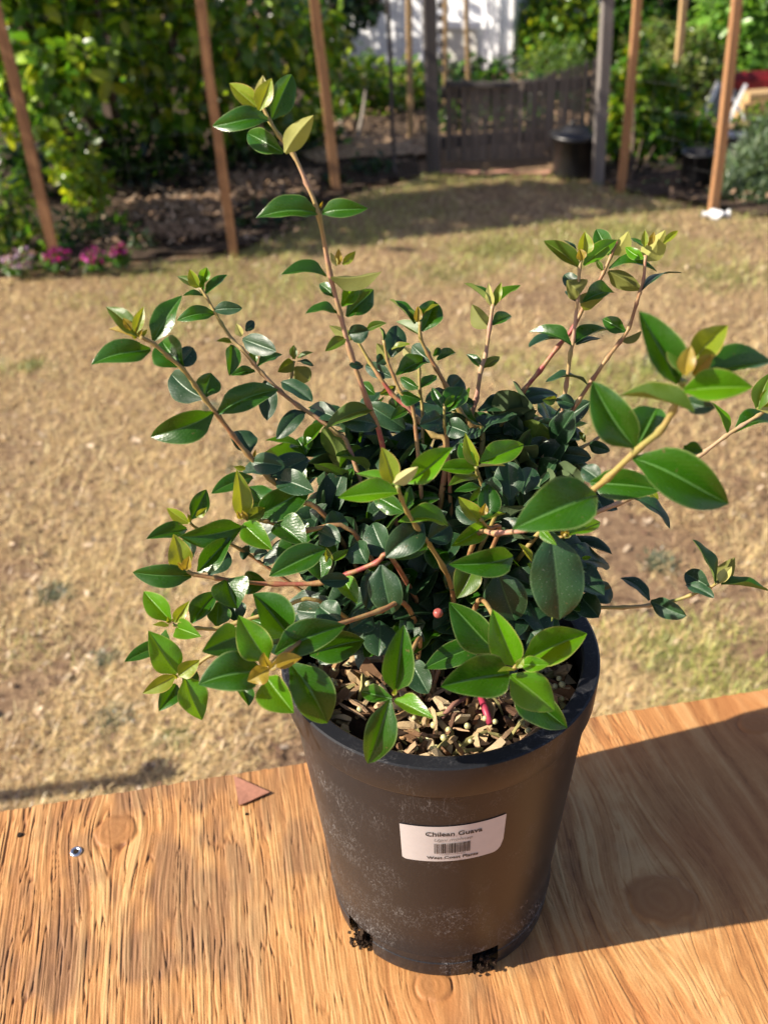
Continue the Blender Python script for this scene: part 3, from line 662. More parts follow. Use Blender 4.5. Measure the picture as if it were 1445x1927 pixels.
litter('bed_chips', [(620, 310), (1060, 310), (1060, 200), (620, 200)], 900, .015, [(.40, .27, .17), (.30, .2, .12)], 6)
litter('bed_chips', [(1150, 380), (1445, 400), (1445, 200), (1150, 200)], 350, .014, [(.40, .27, .17), (.30, .2, .12)], 8)

plant('garden_shrub', 'airy dappled shrub in front of the red wagon', 'shrub', gz(1400, 275), [bl(1385, 240, 5.05, 26), bl(1430, 215, 5.1, 30), bl(1325, 215, 5.15, 24), bl(1455, 215, 5.1, 30), bl(1405, 235, 5.0, 26)], 230, .04, GY + GM, trunk=.006, seed=23)
litter('bed_chips', [(235, 428), (440, 428), (440, 395), (260, 395)], 900, .014, [(.50, .36, .24), (.40, .27, .17), (.24, .15, .09)], 11)
litter('bed_chips', [(380, 400), (600, 375), (600, 340), (420, 350)], 900, .014, [(.50, .36, .24), (.40, .27, .17), (.24, .15, .09)], 12)
litter('bed_chips', [(270, 465), (420, 465), (420, 440), (290, 440)], 450, .012, [(.44, .31, .2), (.34, .23, .15), (.2, .13, .08)], 13)

# ------------------------------------------------------------------ plywood table
TE = on_z(560, 1437, TZ); TA = math.radians(8.7)
tu = np.array([math.cos(TA), math.sin(TA), 0]); tv = np.array([-math.sin(TA), math.cos(TA), 0])
def uv_of(p): d = np.asarray(p) - TE; return float(d @ tu), float(d @ tv)
KN = [(*uv_of(on_z(218, 1563, TZ)), .013, .012), (*uv_of(on_z(815, 1852, TZ)), .010, .009), (*uv_of(on_z(1245, 1692, TZ)), .019, .017), (*uv_of(on_z(1420, 1362, TZ)), .012, .009)]
def wood_fields(u, v):
    uw = u + .006 * (vnoise(u * 6 + 3, v * 3.2 + 9, 101) - .5) + .0016 * (vnoise(u * 24, v * 12, 102) - .5)
    # right half runs slightly oblique
    uw = uw + .10 * v * np.clip((u - .16) / .2, 0, 1)
    ring = np.zeros_like(u); kd = np.full_like(u, 9.0)
    for uk, vk, a, b in KN:
        du, dv = u - uk, v - vk
        g = np.exp(-((du / (a * 2.1)) ** 2 + (dv / (b * 3.0)) ** 2)); uw = uw - du * g * .72
        kd = np.minimum(kd, np.sqrt((du / a) ** 2 + (dv / b) ** 2) + .25 * (vnoise(u * 160, v * 160, 103) - .5))
    f1 = vnoise(uw / .0010, v / .026, 1); f2 = vnoise(uw / .0021, v / .040, 2); f3 = vnoise(uw / .007, v / .12, 3); f4 = vnoise(uw / .0008, v / .014, 4)
    br = vnoise(uw / .003, v / .0075, 5)
    rough = np.clip(.50 + 1.1 * (fbm(u * 9 + 4, v * 7 + 2, 3, 55) - .38) - .55 * np.clip((u - .20) / .1, 0, 1) * (v > -.17) + .25 * (u < -.02), .12, 1.0)
    rd = 1 - np.abs(2 * f2 - 1)
    crack = np.clip((rd - .86) * 7, 0, 1) * (vnoise(uw / .006, v / .05, 6) > .35)
    fib = np.clip(.35 * f1 + .35 * f2 + .3 * f4 + .25 * (br - .5) * (1 + (u > .05)), 0, 1)
    h = .0006 * rough * (fib - .5) * 2 + .0004 * (f3 - .5) - .0008 * rough * crack - .00035 * rough * np.clip(br - .62, 0, 1) * 2
    tone = np.clip(.56 + (f3 - .5) * (.42 + .25 * np.clip((u - .12) / .1, 0, 1) * (v > -.17)) + (fib - .5) * .62 * (.45 + rough) - crack * .34 * rough - .1 * (br > .7), 0, 1)
    kn = np.clip(1.15 - kd, 0, 1)
    km = np.clip(kn * 5, 0, 1)
    rings = .5 + .5 * np.sin(kd * 17 + 4 * vnoise(u * 90, v * 90, 8))
    rim_ = np.exp(-((kd - 1.12) / .12) ** 2)
    h = h * (1 - .75 * km) + .0005 * km - .0009 * rim_ * .6 + .00015 * km * rings
    tone = tone * (1 - km) + km * (.30 + .12 * rings) - .30 * rim_ * vnoise(u * 130, v * 130, 9)
    # grey weathering stain band and spots
    st = fbm(u * 13 + 8, v * 11 + 31, 4, 66); st2 = fbm(u * 45 + 1, v * 30 + 5, 3, 67)
    band = np.exp(-((u - (-.135 - .12 * v * 0)) / .075) ** 2) * np.clip((.02 - v) / .05, 0, 1)
    stain = np.clip((st - .47 + .20 * band - .12 * (u > .06)) * 4, 0, 1) * np.clip((st2 - .36) * 4, 0, 1)
    worn = np.clip((fbm(u * 7 + 20, v * 9 + 3, 3, 71) - .52) * 5, 0, 1)
    return h, np.clip(tone, 0, 1), stain, worn, km
us = np.concatenate([[-.95, -.7, -.5, -.38], np.arange(-.32, .36, .00042), [.46, .6, .85, 1.1]])
vs = np.concatenate([[-.85, -.6, -.45, -.36, -.32], np.arange(-.305, -.0005, .0014), [0.0]])
U, Vv = np.meshgrid(us, vs, indexing='ij')
h, tone, stain, worn, km = wood_fields(U, Vv)
P = TE + U[..., None] * tu + Vv[..., None] * tv; P[..., 2] = TZ + h - .0003
# ragged far edge
P[:, -1, :2] += (tv * 1)[None, :2] * (.0012 * (vnoise(us / .004, 0 * us, 12) - .5))[:, None]
n0, n1 = U.shape
q = (np.arange(n0 - 1)[:, None] * n1 + np.arange(n1 - 1)[None]).ravel()
top_f = np.stack([q, q + n1, q + n1 + 1, q + 1], 1)
def ply_mat():
    s = NT('plywood'); c = s.attr('Col'); sp = s.n('ShaderNodeSeparateXYZ'); s.l(c, sp.inputs[0])
    a = s.n('ShaderNodeAttribute'); a.attribute_name = 'Wear'; sw = s.n('ShaderNodeSeparateXYZ'); s.l(a.outputs['Color'], sw.inputs[0])
    v = s.obj((1, 1, 1)); fine = s.noise(900, 4, v, .6)
    t = s.math('ADD', sp.outputs[0], s.math('MULTIPLY', s.math('SUBTRACT', fine.outputs[0], .5), .25))
    col = s.ramp(t, [(.03, (.16, .060, .018)), (.28, (.31, .137, .043)), (.55, (.40, .195, .066)), (.85, (.50, .295, .120))])
    col = s.mix(s.math('MULTIPLY', sw.outputs[0], .55), col, (.38, .145, .045))
    col = s.mix(s.math('MULTIPLY', sp.outputs[1], .55), col, (.11, .065, .04))
    col = s.mix(s.math('MULTIPLY', sp.outputs[2], .25), col, (.25, .11, .035))
    s.set(col, .62, .35); s.bump(fine.outputs[0], .35, .0006); return s.m
PLY = ply_mat()
table = empty('plywood_table', TE + tv * -.4 + [0, 0, -TZ], 'weathered plywood table top carrying the black pot', 'table')
colr = np.stack([tone, stain, km], -1).reshape(-1, 3)
tt = mk('tabletop', P.reshape(-1, 3), top_f, PLY, table, smooth=False, col=colr)
wc = np.ones((n0 * n1, 4), np.float32); wc[:, 0] = worn.ravel()
aw = tt.data.color_attributes.new('Wear', 'FLOAT_COLOR', 'POINT'); aw.data.foreach_set('color', wc.ravel())
def tb(u, v, z): return TE + tu * u + tv * v + np.array([0, 0, z - TZ])
PLYE = wood_mat('plywood_edge', (.36, .19, .08), (.16, .075, .03), (8, 8, 500))
v_, f_ = box(tb(.075, -.4265, TZ - .0105), (2.04, .846, .017), np.stack([tu, tv, [0, 0, 1]], 1)); mk('board_core', v_, f_, PLYE, table)
for su in (-.78, .93):
    for sv in (-.08, -.76):
        v_, f_ = bar(tb(su, sv, 0), tb(su, sv, TZ - .02), .085, .04, tu); mk('leg', v_, f_, STAKE2, table)
    v_, f_ = bar(tb(su + .04, -.80, TZ - .09), tb(su + .04, -.04, TZ - .09), .035, .085, (0, 0, 1)); mk('rail', v_, f_, STAKE2, table)
# zinc screw with a square drive, two nail holes
ZINC = NT('zinc').set((.62, .66, .72), .28, .5, Metallic=1.0).m
HOLE = plain('nail_hole', (.02, .014, .01), .9, .1)
c = on_z(144, 1603, TZ)
V, Fs = lathe([(.0018, -.0014), (.0018, .0006), (.0030, .0011), (.0037, .0009), (.0040, .0001), (.0040, -.0006)], 24, TZ, c[:2])
sc_ = mk('screw', V, Fs, ZINC, table, True)
v_, f_ = box(c + [0, 0, .0000], (.0030, .0030, .0016), np.stack([tu, tv, [0, 0, 1]], 1)); mk('square_recess', v_, f_, HOLE, sc_)
for px, py, r in ((38, 1571, .0017), (464, 1532, .0009)):
    c = on_z(px, py, TZ); V, Fs = lathe([(.0001, .0007), (r, .0006), (r * 1.2, -.0004)], 10, TZ, c[:2]); mk('nail_hole', V, Fs, HOLE, table)
# brown triangle of paper lying near the far edge
tri = [on_z(x, y, TZ + .0016) for x, y in ((440, 1460), (508, 1491), (450, 1516))]
mid = sum(tri) / 3; ring = []
for i in range(3):
    for k in range(3):
        t = k / 3; ring.append(tri[i] * (1 - t) + tri[(i + 1) % 3] * t + [0, 0, .0005 * math.sin(i + k)])
V = np.array([mid] + ring + [mid] + ring); V[10:, 2] -= .0008
Fs = [[0, 1 + i, 1 + (i + 1) % 9] for i in range(9)] + [[10, 11 + (i + 1) % 9, 11 + i] for i in range(9)] + [[1 + i, 11 + i, 11 + (i + 1) % 9, 1 + (i + 1) % 9] for i in range(9)]
o = mk('paper_scrap', V, Fs, plain('brown_paper', (.30, .135, .085), .6, .4, .15, 300), at=mid); tag(o, 'small brown triangular paper scrap on the plywood near its far edge', 'scrap')

# ------------------------------------------------------------------ pot
def pot_r(z): return POT_RB + (.0800 - POT_RB) * np.clip((z - .020) / .158, -.2, 1)
def pot_mat():
    s = NT('pot_plastic'); v = s.obj()
    sp = s.n('ShaderNodeSeparateXYZ'); s.l(v, sp.inputs[0])
    n1 = s.noise(26, 4, v); n2 = s.noise(420, 3, s.obj((1, 1, .55)), .5, 2.6); n3 = s.noise(95, 3, s.obj((1, 1, .3)), .5, 2.5)
    fl = s.ramp(n2.outputs[0], [(.57, (0, 0, 0)), (.66, (1, 1, 1))])
    area = s.ramp(n1.outputs[0], [(.45, (.06, .06, .06)), (.66, (1, 1, 1))])
    scr = s.ramp(n3.outputs[0], [(.485, (0, 0, 0)), (.5, (.9, .9, .9)), (.515, (0, 0, 0))])
    zf = s.math('SUBTRACT', 1.15, s.math('MULTIPLY', sp.outputs[2], 4.0))
    m = s.math('MULTIPLY', s.math('ADD', s.math('MULTIPLY', fl, zf), s.math('MULTIPLY', scr, .55)), area, True)
    dust = s.math('MULTIPLY', n1.outputs[0], .3)
    c = s.mix(dust, (.010, .0108, .0135), (.027, .0275, .031))
    c = s.mix(s.math('MULTIPLY', m, .38), c, (.42, .41, .40))
    s.set(c, s.math('ADD', s.math('MULTIPLY', m, .25), .36), .34)
    s.bump(s.math('ADD', m, s.math('MULTIPLY', s.noise(60, 3, v).outputs[0], .6)), .12, .0006); return s.m
POTM = pot_mat()
pot = empty('nursery_pot', (0, 0, TZ), 'scuffed black plastic nursery pot holding the guava shrub on the plywood', 'pot')
NSEG = 180
outer = [(.0655, 0.0), (.0668, .0008), (.0675, .006), (.0676, .0135), (.0672, .0140), (.0672, .0205), (.0688, .0225)] + [(float(pot_r(z)), z) for z in np.linspace(.03, .172, 12)] + [(.0799, .1775)]
inner = [(.0768, .1775)] + [(float(pot_r(z)) - .0022, z) for z in np.linspace(.17, .03, 8)] + [(.0630, .0215), (.0630, .0140), (.0625, .004)]
V1, F1 = lathe(outer, NSEG, TZ); V2, F2 = lathe(inner, NSEG, TZ)
def ang_of(px, py):                                      # angle on the pot wall of the point seen at a pixel
    r = ray(px, py); t = .3
    lo, hi = .2, .62
    ts = np.linspace(.05, .9, 4000) / np.linalg.norm(r) ; pts = CAM + ts[:, None] * r
    rr = np.hypot(pts[:, 0], pts[:, 1]) - pot_r(pts[:, 2] - TZ); k = np.argmax((rr < 0) & (pts[:, 2] > TZ - .01) & (pts[:, 2] < TZ + .19)); return math.atan2(pts[k, 1], pts[k, 0]), pts[k, 2] - TZ
aL = [ang_of(668, 1762)[0], ang_of(706, 1784)[0]]; aR = [ang_of(884, 1805)[0], ang_of(934, 1785)[0]]
print('NOTCH', aL, aR, ang_of(668, 1762), ang_of(934, 1785))
NOT = [aL, aR] + [[a, a + .38] for a in (.3, 1.2, 2.1)]
def cut(Fs, rows):
    keep = []
    for i, q in enumerate(Fs):
        a = ((i % NSEG) + .5) * 2 * math.pi / NSEG
        hit = any((min(s_) < a < max(s_)) or (min(s_) < a - 2 * math.pi < max(s_)) for s_ in NOT)
        if not (hit and i // NSEG in rows): keep.append(q)
    return keep
F1 = cut(F1, (0, 1, 2, 3, 4)); F2 = [q for q in cut(F2, (9, 10))]
nv = len(V1); V = np.vstack([V1, V2]); Fs = F1 + [[a + nv for a in q] for q in F2]
# ceiling of each notch: join outer row 5 to inner row at the same height
for k in range(NSEG):
    a = (k + .5) * 2 * math.pi / NSEG
    if any((min(s_) < a < max(s_)) or (min(s_) < a - 2 * math.pi < max(s_)) for s_ in NOT):
        k2 = (k + 1) % NSEG; Fs.append([5 * NSEG + k, 5 * NSEG + k2, nv + 9 * NSEG + k2, nv + 9 * NSEG + k])
body = mk('body', V, Fs, POTM, pot, True, sharp=28)
V, Fs = lathe([(.0799, .1765), (.0818, .1770), (.0825, .1785), (.0834, .1955), (.0832, .1975), (.0822, .198), (.0752, .1978), (.0742, .1970), (.0740, .1955), (.0745, .178), (.0768, .1770)], NSEG, TZ)
mk('rim', V, Fs, POTM, pot, True, sharp=28)
V, Fs = lathe([(.001, .003), (.0628, .003), (.0628, .005), (.001, .005)], 64, TZ); mk('base_plate', V, Fs, POTM, pot)

# sticker bent round the pot
c0 = [ang_of(752, 1548), ang_of(752, 1612), ang_of(952, 1530), ang_of(947, 1594)]
la0, la1 = c0[0][0], c0[2][0]; lz1 = (c0[0][1] + c0[2][1]) / 2; lz0 = (c0[1][1] + c0[3][1]) / 2
LW = (la1 - la0) * .0745; LH = lz1 - lz0
def on_label(x, y, lift):                              # x 0..1, y 0..1
    a = la0 + (la1 - la0) * x; z = lz0 + LH * y + (c0[0][1] - c0[2][1]) * (.5 - x)
    r = pot_r(z) + lift; return [r * math.cos(a), r * math.sin(a), TZ + z]
V, Fs = [], []
n = 40
for i in range(n + 1):
    x = i / n; yb = 0.0
    if x > .90: yb = .30 * (1 - math.sqrt(max(0, 1 - ((x - .90) / .10) ** 2)))
    if x < .03: yb = .05 * (1 - x / .03)
    for j in range(4): V.append(on_label(x, yb + (1 - yb) * j / 3, .0004))
Fs = [[i * 4 + j, (i + 1) * 4 + j, (i + 1) * 4 + j + 1, i * 4 + j + 1] for i in range(n) for j in range(3)]
LABM = plain('label_paper', (.49, .468, .463), .45, .4, .03, 200); INK = plain('label_ink', (.035, .03, .03), .6, .3); INKG = plain('label_ink_grey', (.17, .16, .16), .6, .3)
sticker = mk('sticker', V, Fs, LABM, pot, True)
def text_on_label(name, txt, cx, cy, width, height, ink, shear=0.0, bold=0.0):
    cu = bpy.data.curves.new('t', 'FONT'); cu.body = txt; cu.align_x = 'CENTER'; cu.shear = shear; cu.offset = bold; cu.resolution_u = 3
    ob = bpy.data.objects.new('t', cu); COL.objects.link(ob)
    bpy.context.view_layer.update()
    me = ob.evaluated_get(bpy.context.evaluated_depsgraph_get()).to_mesh()
    P = np.array([v.co[:] for v in me.vertices]); fs = [list(p.vertices) for p in me.polygons]; ob.to_mesh_clear()
    bpy.data.objects.remove(ob); bpy.data.curves.remove(cu)
    w = P[:, 0].max() - P[:, 0].min(); P[:, 0] -= (P[:, 0].max() + P[:, 0].min()) / 2
    cap = .70
    Q = [on_label(cx + p[0] / w * width, cy + p[1] / cap * height, .0007) for p in P]
    mk(name, Q, fs, ink, sticker)
text_on_label('lettering', 'Chilean Guava', .505, .745, .53, .115, INK, 0, .02)
text_on_label('lettering', 'Ugni molinae', .50, .60, .36, .075, INKG, .35)
text_on_label('lettering', 'West Coast Plants', .495, .085, .50, .075, INK, 0, .026)
V, Fs = [], []; x = .32; rb = random.Random(5)
while x < .665:
    w = rb.choice((.0045, .0045, .009, .0135)); n_ = len(V)
    V += [on_label(x, .245, .0007), on_label(x + w, .245, .0007), on_label(x + w, .53, .0007), on_label(x, .53, .0007)]; Fs.append([n_, n_ + 1, n_ + 2, n_ + 3]); x += w + rb.choice((.0045, .0045, .009))
mk('barcode', V, Fs, INK, sticker)
V, Fs = [], []; x = .37
while x < .61:
    n_ = len(V); V += [on_label(x, .20, .0007), on_label(x + .011, .20, .0007), on_label(x + .011, .215, .0007), on_label(x, .215, .0007)]; Fs.append([n_, n_ + 1, n_ + 2, n_ + 3]); x += .018
mk('barcode_underline', V, Fs, INKG, sticker)

# ------------------------------------------------------------------ potting mix: soil, bark chips, fertiliser pellets
SOILZ = TZ + .176
MIX = plain('potting_soil', (.035, .022, .014), .95, .15, .5, 160)
mixo = empty('potting_mix', (0, 0, SOILZ), 'dark potting mix with tan bark chips filling the black pot', 'potting soil')
NR, NA = 26, 72; V = []
for i in range(NR + 1):
    r = .0745 * i / NR
    for k in range(NA):
        a = 2 * math.pi * k / NA; x, y = r * math.cos(a), r * math.sin(a)
        V.append((x, y, SOILZ + .006 * (float(fbm(np.array(x * 90 + 40), np.array(y * 90 + 40), 3, 5)) - .5) - .004 * (i / NR) ** 3))
k0 = len(V)
for r, z in ((.0605, .05), (.0600, .006)):
    for k in range(NA): V.append((r * math.cos(2 * math.pi * k / NA), r * math.sin(2 * math.pi * k / NA), TZ + z))
Fs = [[i * NA + k, i * NA + (k + 1) % NA, (i + 1) * NA + (k + 1) % NA, (i + 1) * NA + k] for i in range(NR + 2) for k in range(NA)]
Vs = np.array(V); Vs[NR * NA:(NR + 1) * NA] *= 1
mk('soil_body', Vs, Fs, MIX, mixo, True)
rc = np.random.default_rng(12)
chipm = []
for k in range(9):                                     # nine chip shapes, shared
    L, w, t = rc.uniform(.9, 1.3), rc.uniform(.16, .42), rc.uniform(.10, .2)
    n = 5; V = []
    for i in range(n):
        s_ = (i / (n - 1) - .5) * L
        e = .75 if i in (0, n - 1) else 1
        for dx, dz in ((-1, -1), (1, -1), (1, 1), (-1, 1)):
            V.append((s_ + rc.normal(0, .05), dx * w / 2 * e * rc.uniform(.7, 1.15), dz * t / 2 * e * rc.uniform(.6, 1.3) + .06 * math.sin(i + k)))
    Fs = [[4 * i + q, 4 * i + (q + 1) % 4, 4 * i + 4 + (q + 1) % 4, 4 * i + 4 + q] for i in range(n - 1) for q in range(4)] + [[3, 2, 1, 0], [4 * n - 4, 4 * n - 3, 4 * n - 2, 4 * n - 1]]
    c = np.array([(.52, .38, .21), (.34, .21, .10), (.60, .47, .29), (.42, .30, .16), (.20, .11, .055), (.56, .42, .25), (.34, .31, .12), (.44, .29, .17), (.14, .075, .045)][k])
    me_o = mk('bark_chip', V, Fs, CHIP, None, col=np.tile(c, (len(V), 1)) * rc.uniform(.85, 1.1, (len(V), 1))); chipm.append(me_o.data); bpy.data.objects.remove(me_o)
for k in range(290):
    big = k < 95
    for _ in range(20):
        x, y = rc.uniform(-.07, .07), rc.uniform(-.07, .05)
        if math.hypot(x, y) < .069 and (y < .0 or rc.random() < .4): break
    o = bpy.data.objects.new('bark_chip', chipm[rc.integers(0, 9)]); COL.objects.link(o); o.parent = mixo
    s_ = rc.uniform(.011, .020) if big else rc.uniform(.005, .011)
    rr_ = math.hypot(x, y); lim = .0725 - s_ * .5
    if rr_ > lim: x, y = x * lim / rr_, y * lim / rr_
    o.location = (x, y, .003 + .0045 * rc.random()); o.scale = (s_, s_ * rc.uniform(.8, 1.2), s_); o.rotation_euler = (rc.normal(0, .6), rc.normal(0, .45), rc.uniform(0, 6.28))
bm_v, bm_f = lathe([(.0001, -1), (.5, -.87), (.87, -.5), (1, 0), (.87, .5), (.5, .87), (.0001, 1)], 10)
PEL = plain('pellet_coating', (.42, .40, .20), .35, .5, .3, 300)
me_o = mk('fertiliser_pellet', bm_v, bm_f, PEL, None, True); pm = me_o.data; bpy.data.objects.remove(me_o)
for k in range(70):
    a, r = rc.uniform(math.pi * .95, math.pi * 2.1), .071 * math.sqrt(rc.uniform(.25, 1)); o = bpy.data.objects.new('fertiliser_pellet', pm); COL.objects.link(o); o.parent = mixo
    s_ = rc.uniform(.0012, .0021); o.location = (r * math.cos(a), r * math.sin(a), .005 + .004 * rc.random()); o.scale = (s_,) * 3
REDS = plain('red_stalk', (.30, .03, .06), .45, .4, .3, 200)
a, b = on_z(904, 1312, SOILZ + .010), on_z(922, 1362, SOILZ + .008)
mk('red_stalk', *tube(np.array([a, (a + b) / 2 + [0, 0, .001], b]), [.0016, .0019, .0017], 10), REDS, mixo, True)
a, b = on_z(875, 1312, SOILZ + .009), on_z(830, 1352, SOILZ + .008)
mk('dry_twig', *tube(np.array([a, (a + b) / 2 + [0, 0, .002], b]), [.0011, .0014, .0012], 8), plain('dry_twig', (.22, .11, .08), .8, .2), mixo, True)
def crumbs(name, c, sp, n, size, seed):
    r = np.random.default_rng(seed); parts = []
    for k in range(n):
        p = np.array(c) + r.normal(0, 1, 3) * sp; s_ = size * r.uniform(.4, 1.3)
        p[2] = max(p[2], TZ + s_ * .25); v, f = box((0, 0, 0), (s_, s_ * .8, s_ * .7), frame_z(r.normal(size=3))); v = v * r.uniform(.7, 1.2, (8, 1)) + p; parts.append((v, f))
    V, Fs = join(parts); return mk(name, V, Fs, MIX, None)
# soil spilling out of the drainage slots
for sl_, n_, lab in ((aL, 130, 'dark soil crumbs spilling from the left drainage slot of the pot'), (aR, 60, 'dark soil crumbs in the right drainage slot of the pot')):
    am = (sl_[0] + sl_[1]) / 2; ob = crumbs('soil_crumbs', (.066 * math.cos(am), .066 * math.sin(am), TZ + .005), (.0035, .0022, .0035), n_, .0021, int(100 * abs(am))); tag(ob, kind='stuff')

# ------------------------------------------------------------------ the guava shrub
shrub = empty('guava_shrub', (0, 0, SOILZ), 'bushy guava shrub with glossy dark leaves and yellow-green shoot tips growing in the black pot', 'shrub')
SCOL = {'r': (.30, .035, .04), 'p': (.46, .22, .17), 'o': (.33, .27, .06), 'b': (.26, .115, .045), 't': (.40, .28, .17), 'g': (.20, .26, .05), 'w': (.12, .07, .04)}
LEN = {'d': .026, 'm': .026, 'g': .025, 'v': .022, 'y': .02, 'o': .01, 'p': .015}
WR = {'d': .49, 'm': .46, 'g': .44, 'v': .44, 'y': .42, 'o': .42, 'p': .42}
FOLD = {'d': .26, 'm': .42, 'g': .46, 'v': .42, 'y': .34, 'o': .42, 'p': .40}
SHAPE = {'d': .66, 'm': .84, 'g': .96, 'v': .90, 'y': .95, 'o': .95, 'p': .95}
lr = np.random.default_rng(33)
NL, NC = 13, 9
def leaf_geo(B, T, n, w, age, arch, seed=0):
    B, T = np.asarray(B), np.asarray(T); L = np.linalg.norm(T - B); t = (T - B) / L
    n = n - t * (n @ t); n /= np.linalg.norm(n); b = np.cross(n, t)
    v = np.linspace(0, 1, NL) ** .9; ps = SHAPE[age] * lr.uniform(.92, 1.08)
    pet = .07
    vv = np.clip((v - pet) / (1 - pet), 0, 1)
    tw = lr.normal(0, .28)
    a_ = .52; g = vv ** a_ * (1 - vv) ** ps; vm = a_ / (a_ + ps); g /= vm ** a_ * (1 - vm) ** ps
    hw = w / 2 * g; hw = np.maximum(hw, np.where(v < .15, .0007, .00015)); hw[-1] = .0001
    fold = FOLD[age] * lr.uniform(.6, 1.35); rec = lr.uniform(.05, .2) if age in 'dmgv' else .03
    mid = L * (arch * np.sin(np.pi * v ** .85) - .35 * arch * v ** 3 * lr.uniform(0, 1.2))
    side = L * lr.normal(0, .018) * np.sin(np.pi * v)
    xs = np.array([-1, -.72, -.42, -.10, 0, .10, .42, .72, 1.0])
    ph = lr.uniform(0, 6.28, 2); lr_w = lr.uniform(.04, .16); V = []; UV = []
    b0_, n0_ = b, n
    for i in range(NL):
        th = tw * (v[i] - .35); b = b0_ * math.cos(th) + n0_ * math.sin(th); n = n0_ * math.cos(th) - b0_ * math.sin(th)
        for x in xs:
            ax = abs(x); z = mid[i] + hw[i] * (fold * ax * 2 - rec * ax ** 2.5 * 1.6) - (.00012 if ax < .05 else 0)
            z += hw[i] * lr_w * math.sin(v[i] * 11 + ph[int(x > 0)]) * ax ** 2
            V.append(B + t * (L * v[i]) + b * (x * hw[i] + side[i]) + n * z); UV.append(((x + 1) / 2, v[i]))
    F_ = [[i * NC + j, i * NC + j + 1, (i + 1) * NC + j + 1, (i + 1) * NC + j] for i in range(NL - 1) for j in range(NC - 1)]
    n = n0_
    a, bb, c = V[F_[20][0]], V[F_[20][1]], V[F_[20][2]]
    if np.cross(bb - a, c - a) @ n < 0: F_ = [q[::-1] for q in F_]
    return np.array(V), np.array(F_), np.array(UV)
NLEAF = 0; POOL = []
def add_leaf(stem, B, T, n, w, age, arch):
    global NLEAF
    V, F_, UV = leaf_geo(B, T, n, w, age, arch)
    c = (V.reshape(NL, NC, 3)[[0, NL // 2, NL // 2, NL - 1], [4, 0, 8, 4]] - CAM) @ R; c = c[:, :2] / c[:, 2:] * F
    POOL.append((float(np.hypot(*(c[3] - c[0])) * max(np.hypot(*(c[2] - c[1])), 8)), stem, V, F_, UV, age, B)); NLEAF += 1
def px_leaf(stem, path, sp, l):
    bx, by, tx, ty, w, age = l[:6]; fl = l[6] if len(l) > 6 else ''
    d = np.hypot(path[:, 0] - bx, path[:, 1] - by); s = float(sp[np.argmin(d)])
    if len(l) > 7: s += l[7]
    B = on_y(bx, by, -s); k = dep(B); lat = math.hypot(tx - bx, ty - by) * k
    L = lat * 1.08 if age in 'yop' else max(lat * 1.08, min(LEN[age], lat * 1.45))
    ds = math.sqrt(max(0, L * L - lat * lat)) * .8
    sg = 1 if '+' in fl else -1 if '-' in fl else (1 if ty > by + 12 else (-1 if ty < by - 12 else .3))
    T = on_y(tx, ty, -(s + sg * ds))
    t = (T - B) / np.linalg.norm(T - B); vd = CAM - (B + T) / 2; vd /= np.linalg.norm(vd)
    n0 = vd - t * (vd @ t); n0 /= np.linalg.norm(n0); wa = w * k * 1.10; wt = max(wa, WR[age] * np.linalg.norm(T - B) * .92)
    th = min(math.acos(min(1, wa / wt)), 1.25); c = np.cross(t, n0)
    cand = [n0 * math.cos(th) + c * math.sin(th), n0 * math.cos(th) - c * math.sin(th)]
    cand.sort(key=lambda q: q[2]); n = cand[0] if 'k' in fl else cand[1]
    ja = lr.normal(0, .22); n = n * math.cos(ja) + np.cross(t, n) * math.sin(ja)
    if 'b' in fl:
        n = -n
    arch = (.13 if 'a' in fl else .05 if age in 'dmv' else .03) * lr.uniform(.7, 1.3)
    if 'b' in fl: arch *= .6
    add_leaf(stem, B, T, n, wt, age, arch)
def branch(cols, s0, nodes, rpx, leaves, root=True):
    """nodes: pixel points tip first; s0: (tip, foot) offset towards the camera; rpx: (tip, foot) half widths"""
    N = np.array(nodes, float); m = len(N); tt = np.linspace(0, 1, m)
    S = np.interp(tt, np.linspace(0, 1, len(s0)), s0)
    P = np.array([on_y(x, y, -s) for (x, y), s in zip(N, S)]); rad = .8 * np.interp(tt, [0, 1], rpx) * np.array([dep(p) for p in P])
    cc = np.array([SCOL[c] for c in cols]); ct = np.linspace(0, 1, len(cc)); C = np.stack([np.interp(tt, ct, cc[:, i]) for i in range(3)], 1)
    if root:
        a = lr.uniform(0, 6.28); f = np.array([.018 * math.cos(a), .018 * math.sin(a), SOILZ - .004]); 
        m1 = P[-1] * .55 + f * .45 + np.array([0, 0, -.004]); m1[:2] *= .85
        P = np.vstack([P, m1, f]); rad = np.append(rad, [rad[-1] * 1.1, rad[-1] * 1.3]); C = np.vstack([C, SCOL['b'], SCOL['w']])
    Q = smoothpath(np.hstack([P, rad[:, None], C]), 4)
    # slight swelling at the leaf joints
    swell = np.ones(len(Q)); swell[0:4 * (m - 1):4] = 1.38
    V, Fs = tube(Q[:, :3], np.maximum(Q[:, 3], .0004) * swell, 8)
    st = mk('stem', V, Fs, STEM, shrub, True, col=np.repeat(Q[:, 4:7].clip(.01, .9), 8, 0))
    path = np.array([[N[i] * (1 - k / 6) + N[i + 1] * k / 6 for k in range(6)] for i in range(m - 1)]).reshape(-1, 2); path = np.vstack([path, N[-1:]])
    sp = np.interp(np.linspace(0, 1, len(path)), tt, S)
    for l in leaves: px_leaf(st, path, sp, l)
    return st

